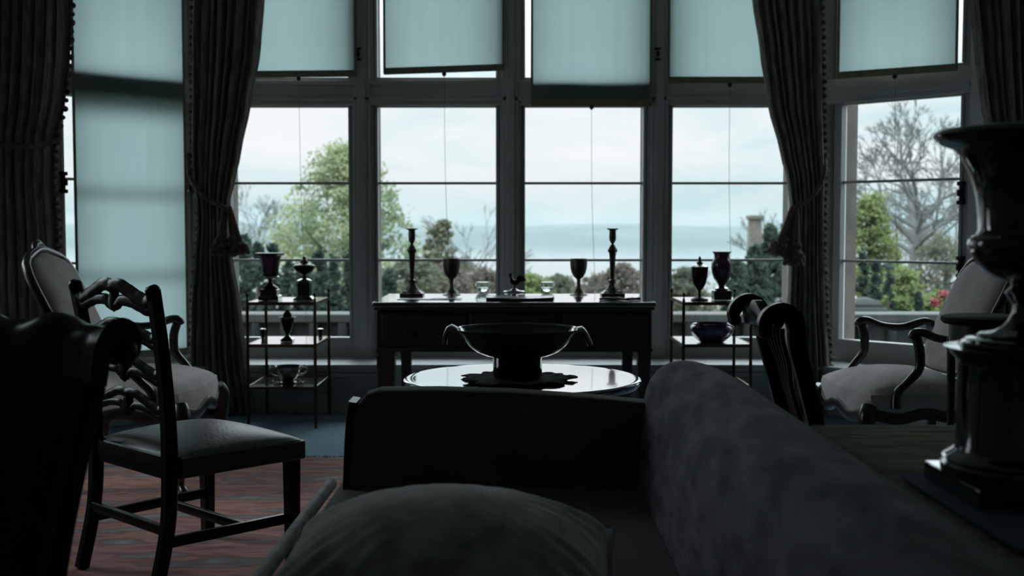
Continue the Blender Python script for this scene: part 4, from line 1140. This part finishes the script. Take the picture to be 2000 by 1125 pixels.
MB().lathe([(ur(1984),uz(556)),(ur(1965),uz(549)),(ur(1948),uz(542)),(ur(1931),uz(531)),(ur(1917),uz(517)),(ur(1907),uz(500)),(ur(1902),uz(488)),(ur(1899),uz(476)),(ur(1902),uz(466)),(ur(1910),uz(460))], 64, mod=lambda a, z, r: 1 + .02 * abs(math.sin(18 * a))).build('belly', M['marble'], ut, angle=60)
MB().lathe([(ur(1911),uz(462)),(ur(1917),uz(450)),(ur(1916),uz(420)),(ur(1913),uz(390)),(ur(1907),uz(362)),(ur(1896),uz(330)),(ur(1880),uz(303)),(ur(1868),uz(290)),(ur(1845),uz(281)),(ur(1833),uz(270)),(ur(1829),uz(264)),(ur(1832),uz(258)),(ur(1845),uz(252)),(ur(1870),uz(249)),(ur(1880),uz(252)),(ur(1900),uz(275)),(ur(1920),uz(340)),(.001,uz(400))], 64).build('body', M['marble'], ut)
# round stand between armchair and urn
rs = thing('drum_table', 'small dark round drum table on thin legs half hidden behind the urn pedestal', 'table', (1.79, 4.2, 0))
ztp = zat(624, 4.05)
MB().lathe([(.001,ztp-.028),(.166,ztp-.028),(.176,ztp-.018),(.176,ztp-.004),(.168,ztp),(.001,ztp)], 40).build('table_top', M['matt'], rs)
MB().lathe([(.146,ztp-.095),(.146,ztp-.028),(.001,ztp-.03)], 36).build('drum', M['dark_wood'], rs)
for k in range(4):
    a = PI/4 + .25 + k*PI/2
    MB().tube([(.138*math.cos(a), .138*math.sin(a), ztp-.08), (.135*math.cos(a), .135*math.sin(a), .35), (.16*math.cos(a), .16*math.sin(a), 0)], [.016,.013,.010], 10, sub=4).build('leg', M['mahog'], rs)

# ------------------------------------------------------------------ outdoors
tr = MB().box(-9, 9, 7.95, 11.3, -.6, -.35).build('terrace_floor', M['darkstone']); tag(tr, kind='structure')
def parapet():
    t = thing('parapet_wall', 'low stone parapet with pale coping outside the windows', 'parapet', (0, 11, -.35))
    zt = zat(611, 11.0) + .35
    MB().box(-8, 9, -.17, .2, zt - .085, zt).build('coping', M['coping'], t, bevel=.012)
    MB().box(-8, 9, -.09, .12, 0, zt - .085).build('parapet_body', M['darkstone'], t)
    b = MB()
    for i in range(60):
        x = -7.8 + i * .28
        b.lathe([(.05,0),(.05,.03),(.03,.06),(.055,.16),(.05,.22),(.03,.36),(.045,.42),(.05,zt-.085)], 8, (x, -.13, 0))
    b.build('baluster_row', M['darkstone'], t)
parapet()
pr = thing('stone_pier', 'squat stone pier with stepped cap at the parapet, seen through the angled open window', 'pier', (at(1688, 600, 11.75).x, 11.75, -.35))
zc = zat(580, 11.75) + .35
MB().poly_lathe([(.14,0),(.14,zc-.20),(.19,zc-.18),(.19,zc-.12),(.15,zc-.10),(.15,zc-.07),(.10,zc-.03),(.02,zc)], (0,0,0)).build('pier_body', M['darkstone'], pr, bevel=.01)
lw = MB()
def land(a, b):
    Y = 11.3 + 560 * b ** 2; X = (a - .5) * (60 + 1.6 * Y)
    z = -1.3 - .055 * (Y - 11) - (.00003 * (Y - 11) ** 2 if Y < 400 else .00003 * 389**2) + .35 * mnoise.noise(Vector((X*.06, Y*.06, 0)))
    return (X, Y, z)
lw.grid(land, 40, 40); o = lw.build('sloping_garden_ground', M['lawn']); tag(o, kind='structure')
LZ = -36
o = MB().grid(lambda a, b: ((a-.5)*9000, 300 + 3200*b, LZ), 4, 4).build('lake', M['lake']); tag(o, 'pale grey lake stretching beyond the garden to the far hills', 'lake')
def hills():
    def fn(a, b):
        X = (a - .5) * 7000; Y = 2620 + 1300 * b
        h = (27 + 11 * mnoise.noise(Vector((X*.0022, 3.3, 0))) + 5 * mnoise.noise(Vector((X*.007, Y*.003, 1)))) 
        prof = math.sin(min(1, b * 1.3) * PI * .5) ** .8
        return (X, Y, LZ - 2 + prof * (h + 20))
    o = MB().grid(fn, 160, 18).build('far_hills', M['hill']); tag(o, 'low hazy hills along the far shore of the lake', 'hills')
hills()
hz = bpy.data.materials.new('lake_haze'); hz.use_nodes = True
nt = hz.node_tree; nt.nodes.clear(); ho = nt.nodes.new('ShaderNodeOutputMaterial'); hv = nt.nodes.new('ShaderNodeVolumeScatter')
hv.inputs['Color'].default_value = (.16,.19,.20,1); hv.inputs['Density'].default_value = .00012; hv.inputs['Anisotropy'].default_value = .2
nt.links.new(hv.outputs[0], ho.inputs['Volume'])
o = MB().box(-4000, 4000, 900, 4300, LZ - 5, 45).build('distant_haze', hz, flat=True); tag(o, 'thin pale haze hanging over the lake and far hills', 'haze', kind='stuff')

def leaves(mb, rnd, c, rad, n, size, shell=.35):
    for _ in range(n):
        d = Vector((rnd.gauss(0,1), rnd.gauss(0,1), rnd.gauss(0,1))).normalized()
        r = (shell + (1 - shell) * rnd.random()) ** .7
        p = Vector(c) + Vector((d.x*rad[0], d.y*rad[1], d.z*rad[2])) * r
        a = Vector((rnd.gauss(0,1), rnd.gauss(0,1), rnd.gauss(0,1))).normalized(); b = a.orthogonal().normalized()
        s = size * rnd.uniform(.6, 1.3)
        mb.add([tuple(p + a*s), tuple(p + b*s*.6), tuple(p - a*s), tuple(p - b*s*.6)], [(0,1,2,3)])
def branches(mb, rnd, p, d, L, r, depth, spread=.6, up=.12, tips=None, minr=.008):
    q = p + d * L * .5 + Vector((rnd.gauss(0,.05), rnd.gauss(0,.05), rnd.gauss(0,.04))) * L
    e = q + (d + Vector((rnd.gauss(0,.12), rnd.gauss(0,.12), rnd.gauss(0,.1)))).normalized() * L * .5
    mb.tube([p, q, e], [r, r*.85, r*.68], 5 if depth < 3 else 7)
    if depth == 0:
        if tips is not None: tips.append(e)
        return
    n = rnd.choice((2,2,3)) if depth > 1 else 3
    for k in range(n):
        v = Vector((rnd.gauss(0,1), rnd.gauss(0,1), rnd.gauss(0,.7))).normalized()
        nd = (d + v * spread + Vector((0,0,up))).normalized()
        branches(mb, rnd, e if k else q + (e-q)*.7, nd, L * rnd.uniform(.62,.85), max(minr, r * .60), depth - 1, spread, up, tips, minr)
def leafy_tree(name, label, base, H, Wd, leaf, seed, n_clump=90, per=70, size=.16, low=.25, bark='bark', group=None, cone=False, shape=None):
    rnd = random.Random(seed)
    t = thing(name, label, 'tree', base, 0, group)
    tb_ = MB(); tb_.tube([(0,0,0),(.1,0,H*.25),(0,.1,H*.5),(0,0,H*.85)], [H*.03,H*.024,H*.017,H*.004], 8)
    for k in range(14):
        a = rnd.random()*2*PI; z0 = H * rnd.uniform(.2,.6); l = Wd*.28*(1 - abs(z0/H-.4))
        tb_.tube([(0,0,z0),(l*.5*math.cos(a), l*.5*math.sin(a), z0 + l*.3),(l*math.cos(a), l*math.sin(a), z0+l*.75)], [H*.011,H*.007,H*.003], 6)
    tb_.build('trunk', M[bark], t)
    f = MB()
    for k in range(n_clump):
        h = low + (1 - low) * rnd.random() ** .9; hh = (h - low) / (1 - low)
        w = (math.sin(PI * min(1, .18 + hh * .80)) ** .75) if not cone else (1.02 - hh) ** .8
        if shape == 'dome': w = max(0, 1 - hh ** 2.4) ** .5
        if shape == 'spire': w = min((1.04 - hh) ** .62, .62 + hh * 1.6)
        a = rnd.random() * 2*PI; r = Wd/2 * w * (rnd.random() ** .5)
        c = (r*math.cos(a), r*math.sin(a), h*H*.96)
        R = Wd * rnd.uniform(.05,.13) * (.7 if cone else (.8 if shape else 1))
        leaves(f, rnd, c, (R, R, R*.75), per, size)
    f.build('foliage', M[leaf], t)
    return t
def bare_tree(label, base, H, r, seed, depth=5, spread=.55, limbs=12, fork=.38, reach=.30, matn='twig', minr=.009):
    """trunk to the fork, then several leaders and side limbs that divide again and again"""
    rnd = random.Random(seed)
    t = thing('bare_tree', label, 'tree', base, 0)
    b = MB(); P = []; R = []
    top = min(.62, fork + .18)
    for k in range(9):
        f = k / 8; P.append((.025*H*math.sin(f*3 + seed) * f, .01*H*math.sin(f*5), H*top*f)); R.append(max(minr, r * (1 - .75 * f)))
    b.tube(P, R, 7, sub=2); b.build('trunk', M[matn], t)
    c = MB()
    for k in range(limbs):
        f = min(1, (fork + (top - fork) * (k + rnd.random()) / limbs) / top)
        i = min(7, int(f * 8)); p = Vector(P[i]).lerp(Vector(P[i+1]), min(1, f * 8 - i))
        a = k * 2.4 + rnd.uniform(-.4, .4); up = .35 + 1.5 * rnd.random() ** 1.2 * (k + 2) / limbs
        d = Vector((math.cos(a), math.sin(a), up)).normalized()
        branches(c, rnd, p, d, H * reach, max(minr, r * .30), depth, spread, .06, None, minr)
    c.build('branches', M[matn], t)
    return t
def gz(Y): return -1.3 - .055*(Y-11) - .00003*(Y-11)**2
def place(px, Y): p = at(px, 450, Y); return (p.x, Y, gz(Y) - .1)
def to_h(py, Y): return zat(py, Y) - gz(Y) + .1
leafy_tree('leafy_tree', 'tall spreading spring-green tree outside, rising behind the mullion near the candlestick', place(672, 42), to_h(278, 42), 7.2, 'leaf_green', 21, n_clump=520, per=26, size=.085, low=.20, shape='spire')
G1 = 'dark clipped yews beyond the parapet'
for i, (px, py, w) in enumerate(((478,452,1.3),(503,462,1.2),(532,470,1.2),(562,492,1.2),(592,500,1.1),(622,484,1.2),(652,498,1.2),(682,490,1.2),(712,500,1.2),(758,520,1.2))):
    Y = 18 + (i % 4) * 2.0
    leafy_tree('yew_shrub', 'dark upright yew among the row beyond the parapet behind the purple urn stand', place(px, Y), to_h(py, Y), .80, 'leaf_yew', 40 + i, n_clump=80, per=42, size=.085, low=.02, group=G1, cone=True)
leafy_tree('leafy_tree', 'smaller budding tree beside the tall green tree, behind the goblet', place(862, 35.5), to_h(420, 35.5), 2.2, 'leaf_olive', 61, n_clump=130, per=26, size=.075, low=.2, shape='spire')
bare_tree('thin bare tree standing against the lake beside the tree-side glass bowl', place(928, 46), to_h(385, 46), .08, 6, depth=4, spread=.42, limbs=14, fork=.35, reach=.17, minr=.010)
for (px, Y, py, w, lf, lab, sd) in (
    (805, 27, 500, 2.6, 'leaf_olive', 'olive bush below the tall green tree behind the candlestick', 71),
    (868, 30, 512, 2.4, 'leaf_rust', 'russet budding bush behind the metal goblet on the tree side', 72),
    (945, 34, 520, 2.2, 'leaf_rust', 'russet bush behind the tree-side glass bowl', 73),
    (905, 54, 500, 2.4, 'leaf_olive', 'dull green bush rising behind the russet bushes by the goblet', 79),
    (1040, 29, 534, 2.0, 'leaf_lime', 'yellow-green bush behind the lake-side glass bowl', 74),
    (1095, 36, 534, 2.2, 'leaf_olive', 'olive bush between the glass bowl and goblet on the lake side', 75),
    (1165, 42, 536, 2.8, 'leaf_rust', 'brown bush between the lake-side goblet and candlestick', 76),
    (1215, 31, 514, 2.2, 'leaf_rust', 'brown rounded bush at the window edge behind the lake-side candlestick', 77),
    (1335, 27, 522, 1.9, 'leaf_olive', 'olive bush behind the lidded goblet-shaped urn', 78)):
    t = leafy_tree('bush', lab, place(px, Y), to_h(py, Y), w, lf, sd, n_clump=260, per=24, size=.060, low=.0, shape='dome')
    t['category'] = 'bush'
bare_tree('slim bare sapling behind the lidded goblet-shaped urn', place(1356, 30), to_h(478, 30), .04, 9, depth=3, spread=.35, limbs=9, fork=.45, reach=.10, minr=.007)
for i, (px, py, w, Y) in enumerate(((1440,505,1.2,21),(1475,470,1.4,25),(1505,432,1.7,29),(1540,425,2.0,34))):
    leafy_tree('conifer', ['dark conifer just behind the baluster vase', 'dark conifer at the foot of the stone chimney', 'dark conifer beside the stone chimney, next to the curtain tassel', 'dark conifer mostly behind the curtain tassel'][i], place(px, Y), to_h(py, Y), w, 'leaf_yew', 90 + i, n_clump=110, per=46, size=.10, low=.02, cone=True)
bare_tree('small bare tree rising above the conifers beside the chimney', place(1512, 44), to_h(385, 44), .06, 12, depth=4, spread=.38, limbs=12, fork=.5, reach=.13, minr=.010)
ch = thing('stone_chimney', 'tall stone chimney stack rising among the conifers outside', 'chimney', place(1474, 38))
hh = to_h(420, 38)
MB().poly_lathe([(.36,0),(.34,hh*.55),(.24,hh*.60),(.19,hh-.16),(.25,hh-.14),(.25,hh-.02),(.20,hh)]).build('chimney_shaft', M['stone'], ch, bevel=.01)
# view through the angled open window
bare_tree('large bare spreading tree outside the angled open window', place(1782, 32), to_h(232, 32), .24, 17, depth=6, spread=.62, limbs=13, fork=.42, reach=.155, minr=.010)
bare_tree('second bare tree further back outside the angled open window', place(1856, 48), to_h(315, 48), .2, 23, depth=6, spread=.6, limbs=10, fork=.35, reach=.16, minr=.014)
bare_tree('faint bare tree beside the tall green tree, next to the curtain tassel', place(496, 60), to_h(375, 60), .1, 31, depth=5, spread=.45, limbs=12, fork=.4, reach=.20, minr=.012)
leafy_tree('lime_tree', 'bright lime-green weeping tree outside the angled open window', place(1700, 22), to_h(365, 22), 2.1, 'leaf_lime', 101, n_clump=420, per=24, size=.048, low=.03, shape='spire')
for i, (px, py, Y, w) in enumerate(((1688,470,15,.55),(1712,498,14.5,.5),(1740,505,16.4,.5),(1795,555,15.5,.4))):
    leafy_tree('dwarf_cypress', ['dark dwarf cypress behind the stone pier', 'dark dwarf cypress just beside the stone pier', 'dark dwarf cypress before the lime-green tree', 'lone small dark cypress near the red flowers'][i], place(px, Y), to_h(py, Y), w, 'leaf_yew', 120 + i, n_clump=50, per=40, size=.05, low=.02, cone=True)
for i, (px, py, Y, w, lf) in enumerate(((1768,515,19,1.3,'leaf_lime'),(1830,562,16.2,1.1,'leaf_lime'),(1850,450,28,2.6,'leaf_olive'),(1800,430,37,4.0,'leaf_rust'))):
    t = leafy_tree('garden_bush', ['lime-green bush under the large bare tree', 'low lime-green bush around the red flowers', 'olive bush behind the red flowers', 'brown thicket behind the large bare tree'][i], place(px, Y), to_h(py, Y), w, lf, 130 + i, n_clump=260, per=24, size=.045, low=.0, shape='dome')
    t['category'] = 'bush'
for i, (px, py) in enumerate(((1828,590),(1845,575))):
    p = at(px, py, 14.6)
    t = thing('red_flower_cluster', ['lower cluster of red flowers outside the angled open window', 'upper cluster of red flowers outside, half behind the armchair back'][i], 'flowers', (p.x, 14.6, gz(14.6)))
    f = MB(); rnd = random.Random(200 + i); leaves(f, rnd, (0,0,p.z - gz(14.6)), (.075,.075,.06), 160, .022); f.build('petals', M['petal'], t)
    s = MB()
    for k in range(5): s.tube([(rnd.uniform(-.05,.05), rnd.uniform(-.05,.05), 0), (rnd.uniform(-.05,.05), 0, p.z - gz(14.6))], .008, 5)
    s.build('stems', M['leaf_lime'], t)
